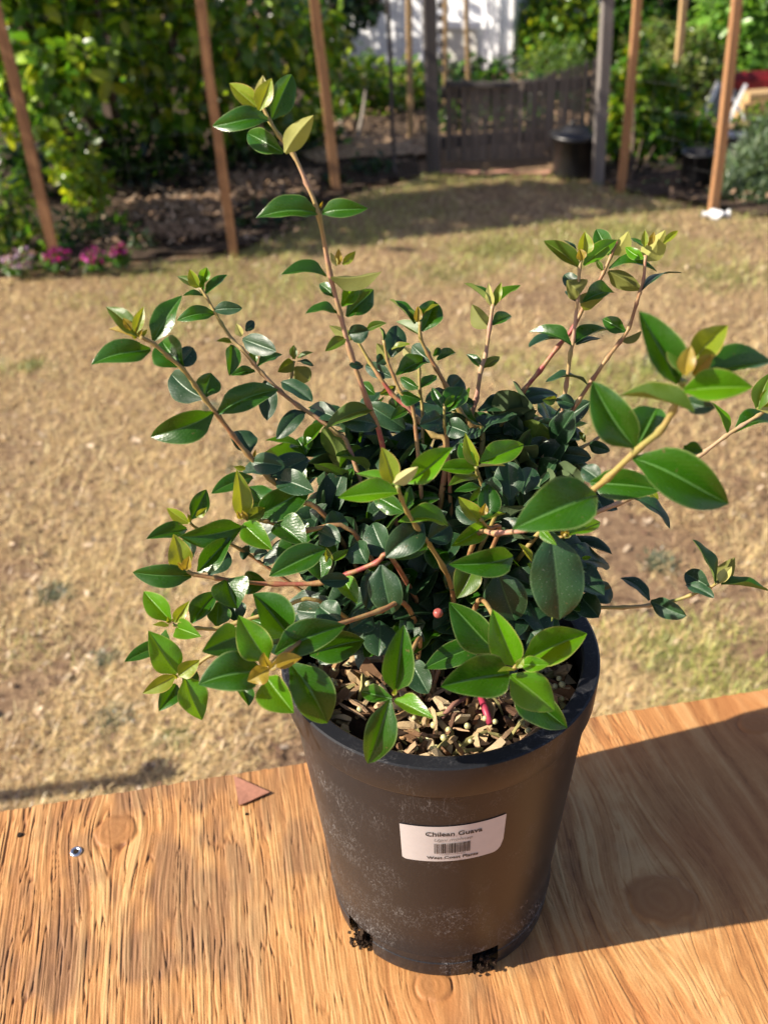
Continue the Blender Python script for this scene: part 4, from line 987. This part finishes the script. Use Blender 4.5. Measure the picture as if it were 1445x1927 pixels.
# tall shoot
branch('bgootpopptprr', (-.045, -.03, -.02), [(492, 195), (508, 228), (525, 255), (552, 290), (577, 345), (600, 405), (621, 515), (640, 590), (660, 665), (693, 760), (720, 840)], (4.2, 6.2), [
 (507, 226, 400, 236, 34, 'm', 'a'), (490, 207, 432, 157, 32, 'y'), (482, 197, 446, 168, 16, 'y'), (488, 192, 495, 142, 20, 'p', '', .004), (488, 208, 511, 147, 32, 'y', '', .006), (512, 224, 550, 140, 46, 'm'),
 (534, 288, 465, 250, 38, 'm'), (537, 288, 590, 217, 38, 'y', 'b', .005), (600, 402, 482, 408, 30, 'm', 'a'), (606, 402, 692, 392, 30, 'm', 'a'), (602, 390, 607, 379, 5, 'o'),
 (614, 521, 530, 515, 20, 'm', 'a'), (622, 521, 718, 513, 26, 'v', 'ab', .004), (634, 500, 622, 475, 11, 'p'), (638, 498, 637, 468, 13, 'o'), (645, 498, 669, 473, 15, 'y'),
 (631, 560, 601, 534, 22, 'm'), (634, 590, 575, 589, 18, 'm', 'a'), (642, 576, 674, 535, 30, 'g'), (652, 596, 704, 545, 40, 'm'), (666, 636, 620, 613, 20, 'v', 'b'), (650, 636, 612, 661, 22, 'v'),
 (656, 628, 694, 622, 34, 'd'), (690, 620, 727, 608, 14, 'v'), (683, 690, 657, 686, 14, 'd'), (702, 770, 612, 806, 34, 'v', 'a'), (712, 800, 640, 790, 40, 'd', 'a')])
branch('oorrpob', (-.055, -.03), [(671, 638), (696, 682), (712, 706), (737, 741), (765, 766), (787, 790), (815, 819), (840, 850)], (3.5, 7), [
 (737, 710, 687, 688, 26, 'd'), (745, 706, 806, 677, 28, 'm'), (706, 742, 681, 720, 22, 'm'), (715, 742, 745, 726, 16, 'v'), (690, 757, 762, 808, 40, 'd', 'a'), (765, 770, 735, 790, 20, 'm'), (800, 805, 850, 790, 26, 'd')])
branch('gobbobo', (-.06, -.05), [(790, 605), (791, 635), (805, 666), (821, 694), (840, 728), (864, 772), (886, 800), (908, 825)], (3.5, 6.5), [
 (780, 610, 734, 563, 20, 'm'), (794, 624, 818, 567, 46, 'm'), (793, 633, 745, 605, 16, 'v'), (780, 606, 768, 582, 12, 'v'), (785, 606, 786, 576, 15, 'o'), (791, 600, 825, 572, 11, 'v'),
 (813, 680, 775, 650, 34, 'd'), (822, 678, 857, 664, 13, 'm', 'a'), (815, 670, 828, 655, 12, 'm'), (845, 738, 868, 712, 40, 'd'), (838, 735, 800, 755, 28, 'd'), (880, 795, 830, 790, 28, 'd')])
branch('obob', (-.045, -.035), [(722, 640), (729, 678), (740, 706), (752, 735), (765, 756), (780, 790)], (3, 5), [
 (729, 678, 709, 646, 28, 'v', 'b'), (737, 672, 747, 612, 38, 'd'), (737, 658, 772, 647, 9, 'y'), (721, 641, 713, 614, 7, 'm'), (709, 684, 727, 670, 22, 'd'), (752, 740, 792, 752, 26, 'm')])
branch('ogo', (-.07, -.06), [(789, 665), (789, 700), (790, 740), (795, 790)], (3, 4), [
 (789, 731, 753, 711, 20, 'm'), (791, 731, 822, 707, 20, 'm'), (787, 681, 757, 652, 22, 'p', 'b'), (791, 682, 806, 655, 12, 'm')])
branch('tptpbo', (-.085, -.06), [(927, 572), (921, 616), (913, 669), (905, 694), (896, 750), (886, 787), (885, 830)], (4, 6), [
 (924, 578, 874, 532, 18, 'm'), (928, 578, 979, 537, 12, 'g'), (927, 577, 919, 533, 16, 'p'), (930, 575, 943, 531, 15, 'y'), (921, 617, 888, 573, 34, 'v', 'b'), (925, 612, 962, 594, 24, 'm'),
 (905, 692, 878, 666, 15, 'm'), (908, 692, 940, 671, 17, 'v'), (899, 773, 965, 758, 34, 'd', 'a'), (893, 758, 850, 760, 22, 'd'), (895, 790, 940, 800, 34, 'd')])
branch('ogb', (-.03, -.03), [(836, 765), (836, 800), (842, 840)], (3, 5), [
 (832, 767, 813, 729, 17, 'm'), (841, 775, 872, 729, 44, 'm'), (836, 768, 855, 743, 14, 'g'), (832, 785, 790, 800, 36, 'd'), (840, 800, 880, 815, 36, 'd')])
# back right stems
branch('gottptotptprb', (-.075, -.05), [(1096, 478), (1090, 506), (1087, 554), (1078, 640), (1073, 664), (1065, 725), (1053, 794), (1042, 852), (1030, 886)], (3.6, 5.2), [
 (1088, 503, 1023, 453, 24, 'v'), (1082, 478, 1061, 452, 9, 'd'), (1096, 482, 1100, 436, 28, 'y'), (1094, 490, 1090, 468, 18, 'o', '', .004), (1098, 500, 1160, 451, 30, 'g'), (1090, 545, 1061, 516, 26, 'd'),
 (1090, 553, 1066, 527, 44, 'v', 'b', .006), (1096, 568, 1155, 549, 22, 'm'), (1092, 571, 1142, 552, 30, 'v', 'b'), (1088, 570, 1063, 547, 12, 'd'), (1074, 650, 995, 624, 24, 'm', 'a'), (1050, 638, 995, 652, 22, 'd'),
 (1080, 647, 1143, 619, 22, 'm'), (1084, 649, 1128, 635, 12, 'd'), (1046, 752, 1080, 762, 26, 'd'), (1046, 750, 1020, 752, 18, 'v'), (1042, 800, 1012, 795, 22, 'd'), (1050, 815, 1105, 796, 12, 'g'), (1045, 830, 1080, 806, 34, 'd'), (1048, 852, 1112, 862, 30, 'd'), (1038, 842, 990, 835, 30, 'd'), (1040, 870, 1010, 900, 34, 'd')])
branch('bbbrrrro', (-.095, -.06), [(1160, 455), (1149, 482), (1135, 513), (1121, 540), (1101, 571), (1077, 619), (1049, 653), (1015, 698), (984, 736), (964, 770), (953, 790), (930, 830)], (3.6, 6.2), [
 (1150, 479, 1182, 435, 34, 'y', 'b'), (1147, 480, 1122, 431, 32, 'm'), (1145, 506, 1236, 508, 20, 'm', 'a'), (1133, 509, 1122, 490, 10, 'v'), (1144, 510, 1208, 546, 32, 'v', 'b'), (967, 763, 1049, 741, 24, 'd', 'a'), (960, 768, 920, 752, 26, 'd', 'a'), (950, 790, 985, 815, 40, 'd'), (940, 805, 900, 815, 36, 'd')])
branch('pbbbbbbt', (-.085, -.05), [(1214, 480), (1210, 527), (1203, 551), (1197, 571), (1183, 616), (1166, 643), (1142, 674), (1114, 715), (1087, 756), (1063, 794), (1040, 826)], (3.5, 5.2), [
 (1212, 490, 1251, 433, 40, 'y', 'b'), (1210, 487, 1176, 465, 20, 'g'), (1211, 464, 1186, 448, 8, 'm'), (1212, 464, 1213, 432, 13, 'y'), (1219, 462, 1231, 436, 12, 'o'), (1248, 458, 1275, 434, 9, 'y'),
 (1207, 547, 1281, 512, 24, 'd', 'a'), (1176, 624, 1133, 600, 28, 'm'), (1164, 639, 1206, 623, 16, 'v', 'b'), (1104, 724, 1026, 718, 20, 'd', 'a'), (1068, 790, 1050, 775, 16, 'd')])
branch('to', (-.06, -.05), [(1150, 800), (1120, 828), (1095, 842), (1060, 870)], (3, 4), [(1108, 836, 1147, 849, 22, 'd'), (1100, 832, 1088, 812, 10, 'v'), (1090, 845, 1060, 830, 26, 'd')])
# near shoot towards the camera, top right
branch('ggogootppb', (.10, .10, .085, .06, .03), [(1285, 715), (1279, 735), (1265, 773), (1241, 811), (1200, 845), (1142, 900), (1110, 925), (1050, 965), (987, 996), (934, 1004), (895, 1012)], (8.5, 6), [
 (1274, 722, 1202, 585, 62, 'm'), (1284, 702, 1264, 632, 32, 'v', '', .004), (1288, 706, 1299, 650, 30, 'o', '', .006), (1303, 706, 1341, 667, 26, 'o'), (1300, 684, 1369, 612, 50, 'y', '', -.01), (1310, 712, 1452, 678, 50, 'm', '', -.01),
 (1285, 735, 1416, 728, 58, 'g', '', .004), (1276, 708, 1222, 674, 26, 'v'), (1305, 776, 1165, 742, 42, 'v', '', .008), (1288, 752, 1345, 768, 30, 'd', '', -.01),
 (1194, 842, 1114, 718, 70, 'm'), (1197, 838, 1234, 768, 74, 'm', '', -.006), (1190, 862, 1372, 950, 84, 'm', 'a'), (1285, 842, 1322, 850, 24, 'm', '', -.02),
 (1110, 908, 1244, 922, 54, 'm', '', -.012), (1122, 932, 965, 994, 92, 'm', 'a', .01), (1036, 1000, 1052, 1168, 94, 'd', '+', .012), (992, 1060, 1041, 1169, 36, 'g', 'a', .004), (1130, 905, 1095, 880, 34, 'd', '', -.02), (1110, 960, 1085, 940, 40, 'd', '', -.02),
 (964, 1048, 845, 1062, 50, 'm', 'a', .006), (936, 1076, 969, 1168, 76, 'd', '+', -.012), (892, 1062, 859, 1126, 50, 'v', '+', -.004), (868, 1062, 840, 1108, 50, 'd', '+', -.02), (1000, 1056, 976, 1023, 12, 'y'), (1015, 993, 1047, 1026, 18, 'g', '', .016)])
branch('oo', (.065, .055), [(1064, 1006), (1050, 1012), (1030, 1010)], (3, 4), [(1063, 1012, 1060, 986, 14, 'o'), (1068, 1006, 1128, 982, 26, 'g'), (1062, 1010, 1078, 1003, 8, 'y'), (1062, 1000, 1035, 975, 12, 'm')], False)
# right edge stem
branch('tttttptro', (-.02, -.01, 0), [(1440, 772), (1426, 782), (1395, 801), (1364, 821), (1323, 852), (1255, 900), (1224, 921), (1194, 934), (1164, 947), (1111, 968), (1081, 975), (1030, 985)], (4, 6), [
 (1424, 772, 1452, 700, 32, 'v'), (1422, 769, 1470, 778, 16, 'p'), (1430, 765, 1462, 730, 30, 'y'), (1380, 815, 1462, 792, 30, 'm', 'a'), (1367, 815, 1339, 757, 12, 'g'), (1190, 938, 1261, 995, 28, 'd', 'a'), (1222, 925, 1238, 940, 14, 'y'), (1110, 965, 1125, 940, 26, 'd')])
# lower right stem
branch('googtoob', (.0, -.005, .0), [(1349, 1096), (1334, 1106), (1296, 1121), (1262, 1132), (1221, 1139), (1172, 1143), (1122, 1143), (1070, 1140)], (3.5, 4.5), [
 (1345, 1098, 1302, 1015, 18, 'm'), (1350, 1095, 1382, 1049, 34, 'v', 'b'), (1352, 1098, 1376, 1066, 20, 'p'), (1356, 1100, 1446, 1112, 14, 'm'), (1334, 1104, 1288, 1078, 36, 'd'), (1290, 1100, 1343, 1125, 13, 'd'),
 (1221, 1130, 1168, 1085, 24, 'd', 'a'), (1224, 1131, 1291, 1159, 34, 'd'), (1112, 1128, 1150, 1106, 42, 'd'), (1090, 1120, 1126, 1162, 44, 'd'), (1098, 1092, 1117, 1060, 28, 'd'), (1085, 1130, 1060, 1165, 40, 'd'), (1095, 1050, 1113, 1048, 8, 'g')])
# centre front shoots
branch('gooob', (.055, .045, .02), [(748, 915), (755, 938), (766, 963), (783, 991), (805, 1021), (833, 1066), (850, 1110)], (4.5, 6), [
 (739, 909, 718, 842, 36, 'y'), (741, 910, 786, 879, 24, 'p', 'b', .006), (765, 908, 852, 842, 46, 'g', '', -.006), (751, 927, 636, 936, 34, 'g'), (744, 914, 670, 890, 34, 'g', '', -.008), (760, 963, 702, 932, 36, 'm'), (762, 956, 772, 914, 20, 'm'),
 (842, 990, 750, 980, 44, 'g', 'a', .004), (796, 984, 726, 1048, 54, 'd', 'a', -.006), (802, 1020, 745, 1053, 30, 'm'), (804, 1016, 848, 988, 46, 'd'), (750, 915, 772, 900, 10, 'g')])
branch('gobo', (.01, .0), [(896, 878), (898, 890), (907, 911), (918, 935), (932, 970)], (4, 5), [
 (897, 877, 875, 815, 24, 'y'), (893, 883, 817, 882, 26, 'g'), (893, 873, 864, 834, 26, 'm'), (903, 870, 985, 836, 44, 'g'), (899, 879, 950, 876, 9, 'p'), (900, 896, 844, 913, 22, 'v'), (908, 920, 855, 925, 14, 'm'), (910, 905, 944, 938, 38, 'd'), (915, 925, 880, 950, 32, 'm')])
branch('oobb', (.03, .02), [(905, 978), (912, 988), (922, 994), (938, 1002)], (4, 5), [
 (903, 982, 862, 935, 28, 'y'), (918, 976, 918, 911, 42, 'm', '', -.005), (907, 970, 913, 947, 15, 'o'), (906, 984, 951, 966, 15, 'g'), (913, 988, 849, 1028, 34, 'g'), (900, 985, 858, 953, 30, 'd', '', -.01), (960, 940, 955, 868, 54, 'd', '', -.01), (985, 930, 1000, 880, 40, 'd', '', -.02)])
# left side
branch('oooobbob', (.0, -.005, -.005), [(264, 633), (291, 648), (317, 671), (344, 694), (367, 725), (386, 751), (413, 785), (439, 820), (466, 854), (508, 900), (560, 940), (615, 975)], (4.5, 6.5), [
 (262, 632, 200, 577, 32, 'v'), (256, 626, 271, 577, 20, 'y'), (247, 621, 232, 598, 14, 'o'), (258, 637, 205, 619, 17, 'o'), (262, 634, 268, 605, 12, 'o'), (264, 636, 278, 620, 8, 'y'), (256, 637, 250, 628, 8, 'y'),
 (289, 641, 343, 556, 44, 'm'), (284, 657, 172, 685, 44, 'm', 'a'), (346, 690, 305, 641, 60, 'm'), (331, 692, 291, 668, 16, 'm'), (335, 690, 365, 655, 34, 'd'), (384, 750, 322, 704, 50, 'd'), (386, 748, 398, 702, 44, 'm'),
 (402, 776, 284, 823, 54, 'm', 'a'), (410, 778, 524, 732, 46, 'm', 'a'), (470, 853, 447, 810, 48, 'd'), (473, 868, 536, 878, 38, 'd', 'a'), (478, 860, 481, 846, 6, 'o'), (462, 882, 440, 878, 10, 'y'), (500, 895, 580, 862, 46, 'd'), (520, 905, 590, 925, 44, 'd')])
branch('googtoptppop', (-.065, -.04), [(378, 542), (390, 561), (405, 588), (416, 607), (439, 641), (455, 656), (477, 683), (493, 702), (527, 736), (561, 763), (607, 793), (633, 816), (660, 850)], (3.2, 5.5), [
 (371, 542, 334, 520, 16, 'v'), (374, 541, 357, 507, 20, 'y'), (380, 537, 389, 503, 20, 'g'), (384, 545, 372, 520, 14, 'g'), (388, 553, 428, 517, 16, 'm'), (405, 590, 333, 602, 24, 'm', 'a'), (403, 584, 456, 580, 22, 'd'), (382, 557, 345, 556, 9, 'm'),
 (457, 638, 520, 661, 36, 'd'), (437, 649, 432, 707, 28, 'm'), (455, 633, 445, 609, 15, 'p'), (463, 623, 478, 604, 16, 'd'), (437, 645, 408, 642, 8, 'v'), (480, 686, 473, 659, 16, 'g'), (486, 689, 531, 666, 16, 'm'), (480, 699, 435, 706, 14, 'm', 'a'),
 (500, 716, 503, 791, 34, 'd'), (530, 718, 588, 756, 30, 'd'), (575, 775, 520, 826, 30, 'd', 'a'), (573, 840, 615, 793, 22, 'g'), (565, 838, 500, 828, 15, 'g'), (575, 856, 560, 825, 40, 'm'), (640, 790, 585, 766, 34, 'd', 'a'), (640, 800, 600, 770, 30, 'd')])
branch('oob', (-.065, -.055), [(553, 680), (549, 705), (540, 735)], (3, 4), [
 (552, 682, 523, 700, 24, 'v'), (553, 676, 553, 649, 15, 'v'), (560, 674, 589, 663, 9, 'v'), (555, 690, 583, 716, 34, 'v', 'b'), (560, 680, 590, 688, 10, 'd')], False)
branch('gobbb', (.015, .01), [(458, 972), (470, 978), (501, 981), (525, 988), (577, 998), (664, 1000)], (4, 5.5), [
 (457, 977, 446, 884, 36, 'y'), (480, 976, 585, 914, 54, 'm', '', -.004), (455, 992, 338, 1011, 52, 'm'), (458, 986, 513, 1035, 42, 'g'), (462, 978, 499, 956, 24, 'v', '', .004), (453, 976, 446, 962, 10, 'o', '', .004), (465, 978, 455, 960, 10, 'o', '', .004), (502, 962, 468, 915, 50, 'm', '', -.012), (476, 898, 398, 928, 26, 'm', '', -.02),
 (520, 985, 577, 1027, 54, 'm'), (548, 1012, 558, 970, 50, 'm', '', -.01), (610, 995, 650, 975, 40, 'd'), (600, 1000, 640, 1020, 40, 'd')])
branch('gob', (.0, -.01), [(357, 983), (372, 995), (405, 1010), (455, 1035), (500, 1065)], (3, 4), [
 (356, 984, 314, 956, 22, 'y'), (361, 976, 389, 921, 34, 'm'), (352, 995, 276, 1014, 22, 'm'), (358, 982, 354, 968, 10, 'y'), (370, 972, 390, 955, 14, 'y'), (470, 1040, 452, 1035, 26, 'd'), (478, 1045, 505, 1040, 20, 'd')])
branch('gbbbrrrr', (.03, .03, .03), [(352, 1074), (366, 1081), (408, 1088), (460, 1095), (518, 1099), (601, 1097), (653, 1081), (708, 1059), (735, 1048)], (4.5, 6), [
 (345, 1074, 327, 1005, 42, 'y'), (361, 1084, 250, 1077, 40, 'm', 'a'), (372, 1076, 437, 1011, 40, 'm'), (350, 1072, 357, 1046, 18, 'o', '', .004), (346, 1072, 335, 1058, 10, 'o', '', .004), (394, 1083, 430, 1038, 40, 'd', '', -.008), (360, 1082, 329, 1077, 10, 'y'), (362, 1050, 345, 1015, 30, 'm', '', -.02),
 (426, 1090, 447, 1146, 66, 'm'), (458, 1100, 504, 1098, 40, 'm', '', -.006), (612, 1034, 507, 1084, 50, 'm', '', .006), (600, 1045, 605, 1092, 44, 'm', '', -.008), (717, 1063, 737, 1156, 62, 'd', '+', .006), (700, 1075, 690, 1146, 42, 'd', '+', -.004), (642, 1085, 672, 1136, 34, 'g', '+'), (657, 1091, 601, 1092, 26, 'd', '', .008),
 (622, 1058, 656, 1034, 13, 'g', '', -.004), (617, 1065, 609, 1004, 32, 'm', '', -.01), (620, 1062, 614, 1030, 14, 'y', '', -.004), (690, 1060, 672, 1020, 50, 'd', '', -.006), (730, 1050, 700, 985, 54, 'd', '', -.008)])
branch('gooo', (.035, .035, .03), [(325, 1175), (340, 1180), (373, 1182), (404, 1183), (445, 1172), (520, 1150), (600, 1130)], (3.5, 5), [
 (322, 1169, 271, 1113, 40, 'g'), (330, 1171, 357, 1131, 22, 'y'), (333, 1181, 379, 1198, 36, 'g'), (320, 1172, 316, 1160, 9, 'y'), (326, 1170, 330, 1160, 8, 'y'), (318, 1178, 288, 1176, 9, 'y'), (361, 1173, 408, 1114, 38, 'm', '', -.01), (408, 1179, 412, 1132, 42, 'm', '', -.01), (450, 1172, 430, 1130, 40, 'd', '', -.015), (470, 1165, 520, 1190, 46, 'm', '', -.01)])
branch('goob', (.055, .05, .04), [(336, 1270), (352, 1264), (375, 1248), (400, 1232), (460, 1205), (560, 1178), (640, 1165)], (3.5, 5), [
 (334, 1267, 280, 1187, 54, 'g'), (331, 1271, 269, 1305, 28, 'y'), (337, 1272, 376, 1242, 30, 'y', '', .004), (349, 1274, 381, 1355, 52, 'g'), (334, 1276, 325, 1268, 7, 'y', '', .004), (332, 1288, 300, 1338, 36, 'm', '', -.012), (311, 1214, 235, 1245, 30, 'm', '', -.02), (300, 1200, 322, 1215, 40, 'm', '', -.022), (345, 1290, 370, 1262, 30, 'm', '', -.012)])
branch('oobbbb', (.09, .085, .06, .04), [(503, 1257), (520, 1240), (545, 1222), (580, 1200), (636, 1176), (716, 1149), (760, 1135)], (4.5, 6), [
 (503, 1244, 449, 1158, 60, 'g'), (518, 1230, 650, 1176, 60, 'm', '', -.006), (494, 1262, 374, 1286, 70, 'm', 'a', -.004), (502, 1275, 553, 1342, 62, 'g'), (545, 1246, 617, 1362, 74, 'm', 'a', -.008), (506, 1258, 466, 1282, 34, 'o', '', .006), (503, 1254, 497, 1227, 20, 'o', '', .006), (514, 1252, 568, 1237, 28, 'o', '', .004), (508, 1260, 520, 1246, 12, 'o', '', .008),
 (583, 1232, 686, 1205, 54, 'm', '', -.022), (545, 1195, 476, 1117, 66, 'm', '', -.022), (458, 1195, 381, 1226, 54, 'm', '', -.02), (480, 1285, 421, 1300, 14, 'm', '', -.02), (455, 1292, 468, 1329, 28, 'm', '', -.025), (560, 1205, 500, 1215, 40, 'd', '', -.03), (640, 1170, 600, 1140, 50, 'd', '', -.01), (700, 1155, 660, 1185, 44, 'd', '', -.012)])
branch('oob', (.09, .08, .05), [(742, 1306), (748, 1296), (756, 1270), (770, 1235), (790, 1200)], (4, 5), [
 (743, 1298, 760, 1176, 54, 'm'), (734, 1316, 692, 1437, 56, 'm', '', .004), (738, 1315, 680, 1301, 26, 'm'), (743, 1318, 816, 1352, 28, 'g'), (741, 1306, 745, 1296, 8, 'y'), (770, 1240, 806, 1305, 46, 'd', '', -.02), (715, 1168, 712, 1235, 60, 'd', '+', -.02), (760, 1200, 766, 1150, 26, 'd', '', -.02)])
branch('oogb', (.09, .085, .07, .03), [(968, 1258), (970, 1245), (965, 1220), (950, 1190), (930, 1160), (900, 1130)], (4.5, 6), [
 (970, 1252, 926, 1147, 56, 'g'), (982, 1246, 1104, 1192, 62, 'g', '', -.004), (958, 1268, 829, 1292, 74, 'm', '', .002), (960, 1270, 1043, 1338, 68, 'g', '', .004), (962, 1290, 1067, 1371, 58, 'm', '', -.012), (905, 1214, 797, 1258, 46, 'm', '', -.02), (934, 1226, 845, 1134, 66, 'm', '', -.012), (979, 1250, 1033, 1250, 28, 'g', '', .006), (968, 1262, 936, 1264, 7, 'y', '', .006), (972, 1256, 985, 1238, 14, 'y', '', .008),
 (905, 1180, 870, 1225, 50, 'd', '', -.04), (1000, 1190, 1035, 1230, 46, 'd', '', -.04)])
# a pink fruit among the leaves
c = on_y(824, 1154, -.055); V, Fs = lathe([(.0001, -1), (.5, -.85), (.86, -.5), (1, 0), (.85, .55), (.6, .8), (.35, .82), (.0001, .78)], 18); V = np.array(V) * .0022 + c
mk('berry', V, Fs, plain('berry_skin', (.32, .075, .06), .4, .5, .2, 300), shrub, True)

# darker inner growth: short sprigs from the middle, leaf pairs along each
cen = np.array([0, -.005, SOILZ + .02])
fr = np.random.default_rng(5)
def inner_leaf(p, d, r):
    L = r.uniform(.024, .035); out = p - cen; out /= np.linalg.norm(out)
    t = d + r.normal(0, .25, 3) + out * .25 - np.array([0, 0, .12]); t /= np.linalg.norm(t)
    n = np.array([0, 0, .8]) + out * .9 + np.array([0, -.6, 0]) + r.normal(0, .3, 3)
    return p + t * .002, p + t * L, n, L * r.uniform(.48, .58)
stuffV, stuffF, stuffUV, ns = [], [], [], 0
def sprig(px, py, s, single):
    global ns
    P1 = on_y(px, py, -s); f = np.array([fr.uniform(-.02, .02), fr.uniform(-.02, .02), SOILZ - .003]); mid = P1 * .5 + f * .5; mid[:2] *= .75; mid[2] += .008
    Q = smoothpath([P1, mid, f], 8); st = None
    if single:
        V, Fs = tube(Q, np.linspace(.0009, .0016, len(Q)), 7)
        st = mk('stem', V, Fs, STEM, shrub, True, col=np.tile(np.array(SCOL[fr.choice(list('bbrot'))]), (len(V), 1)))
    k = 0
    for i in range(0, 8, 3):
        p = Q[i]; ax = Q[min(i + 1, len(Q) - 1)] - Q[max(i - 1, 0)]; ax /= np.linalg.norm(ax)
        a = fr.uniform(0, 3.14) if i == 0 else a + 1.57
        fz = frame_z(ax); d = math.cos(a) * fz[:, 0] + math.sin(a) * fz[:, 1]
        for sg in (1, -1):
            B, T, n, w = inner_leaf(p, d * sg - ax * .3, fr)
            if T[2] < SOILZ + .012 and T[1] < .02: continue
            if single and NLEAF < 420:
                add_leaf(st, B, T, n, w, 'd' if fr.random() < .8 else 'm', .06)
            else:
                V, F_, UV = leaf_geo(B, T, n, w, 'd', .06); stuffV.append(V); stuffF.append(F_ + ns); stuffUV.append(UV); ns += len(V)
for k in range(150):
    py = fr.uniform(800, 1175); px = 805 + fr.uniform(-1, 1) * (255 if py < 1100 else 205)
    if py < 850: px = 850 + fr.uniform(-1, 1) * 190
    smax = np.interp(py, [800, 900, 1000, 1100, 1175], [-.06, -.035, -.01, .01, .02])
    sprig(px, py, smax - fr.uniform(0, .03), k < 8)
# the 300 leaves that show largest are parts of their stems; small bud scales and hidden inner leaves form one mass
POOL.sort(key=lambda q: -q[0])
for sz, stem, V, F_, UV, age, B in POOL[:300]:
    mk('leaf', V, F_, LM[age], stem, True, uv=UV, at=B)
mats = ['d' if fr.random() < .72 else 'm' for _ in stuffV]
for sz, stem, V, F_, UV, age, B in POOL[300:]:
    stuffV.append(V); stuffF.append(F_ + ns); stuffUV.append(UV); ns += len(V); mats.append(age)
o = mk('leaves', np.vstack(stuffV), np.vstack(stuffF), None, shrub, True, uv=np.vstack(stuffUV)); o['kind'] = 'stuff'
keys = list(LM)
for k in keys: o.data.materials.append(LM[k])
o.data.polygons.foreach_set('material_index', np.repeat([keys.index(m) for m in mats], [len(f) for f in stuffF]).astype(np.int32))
print('LEAVES', NLEAF)
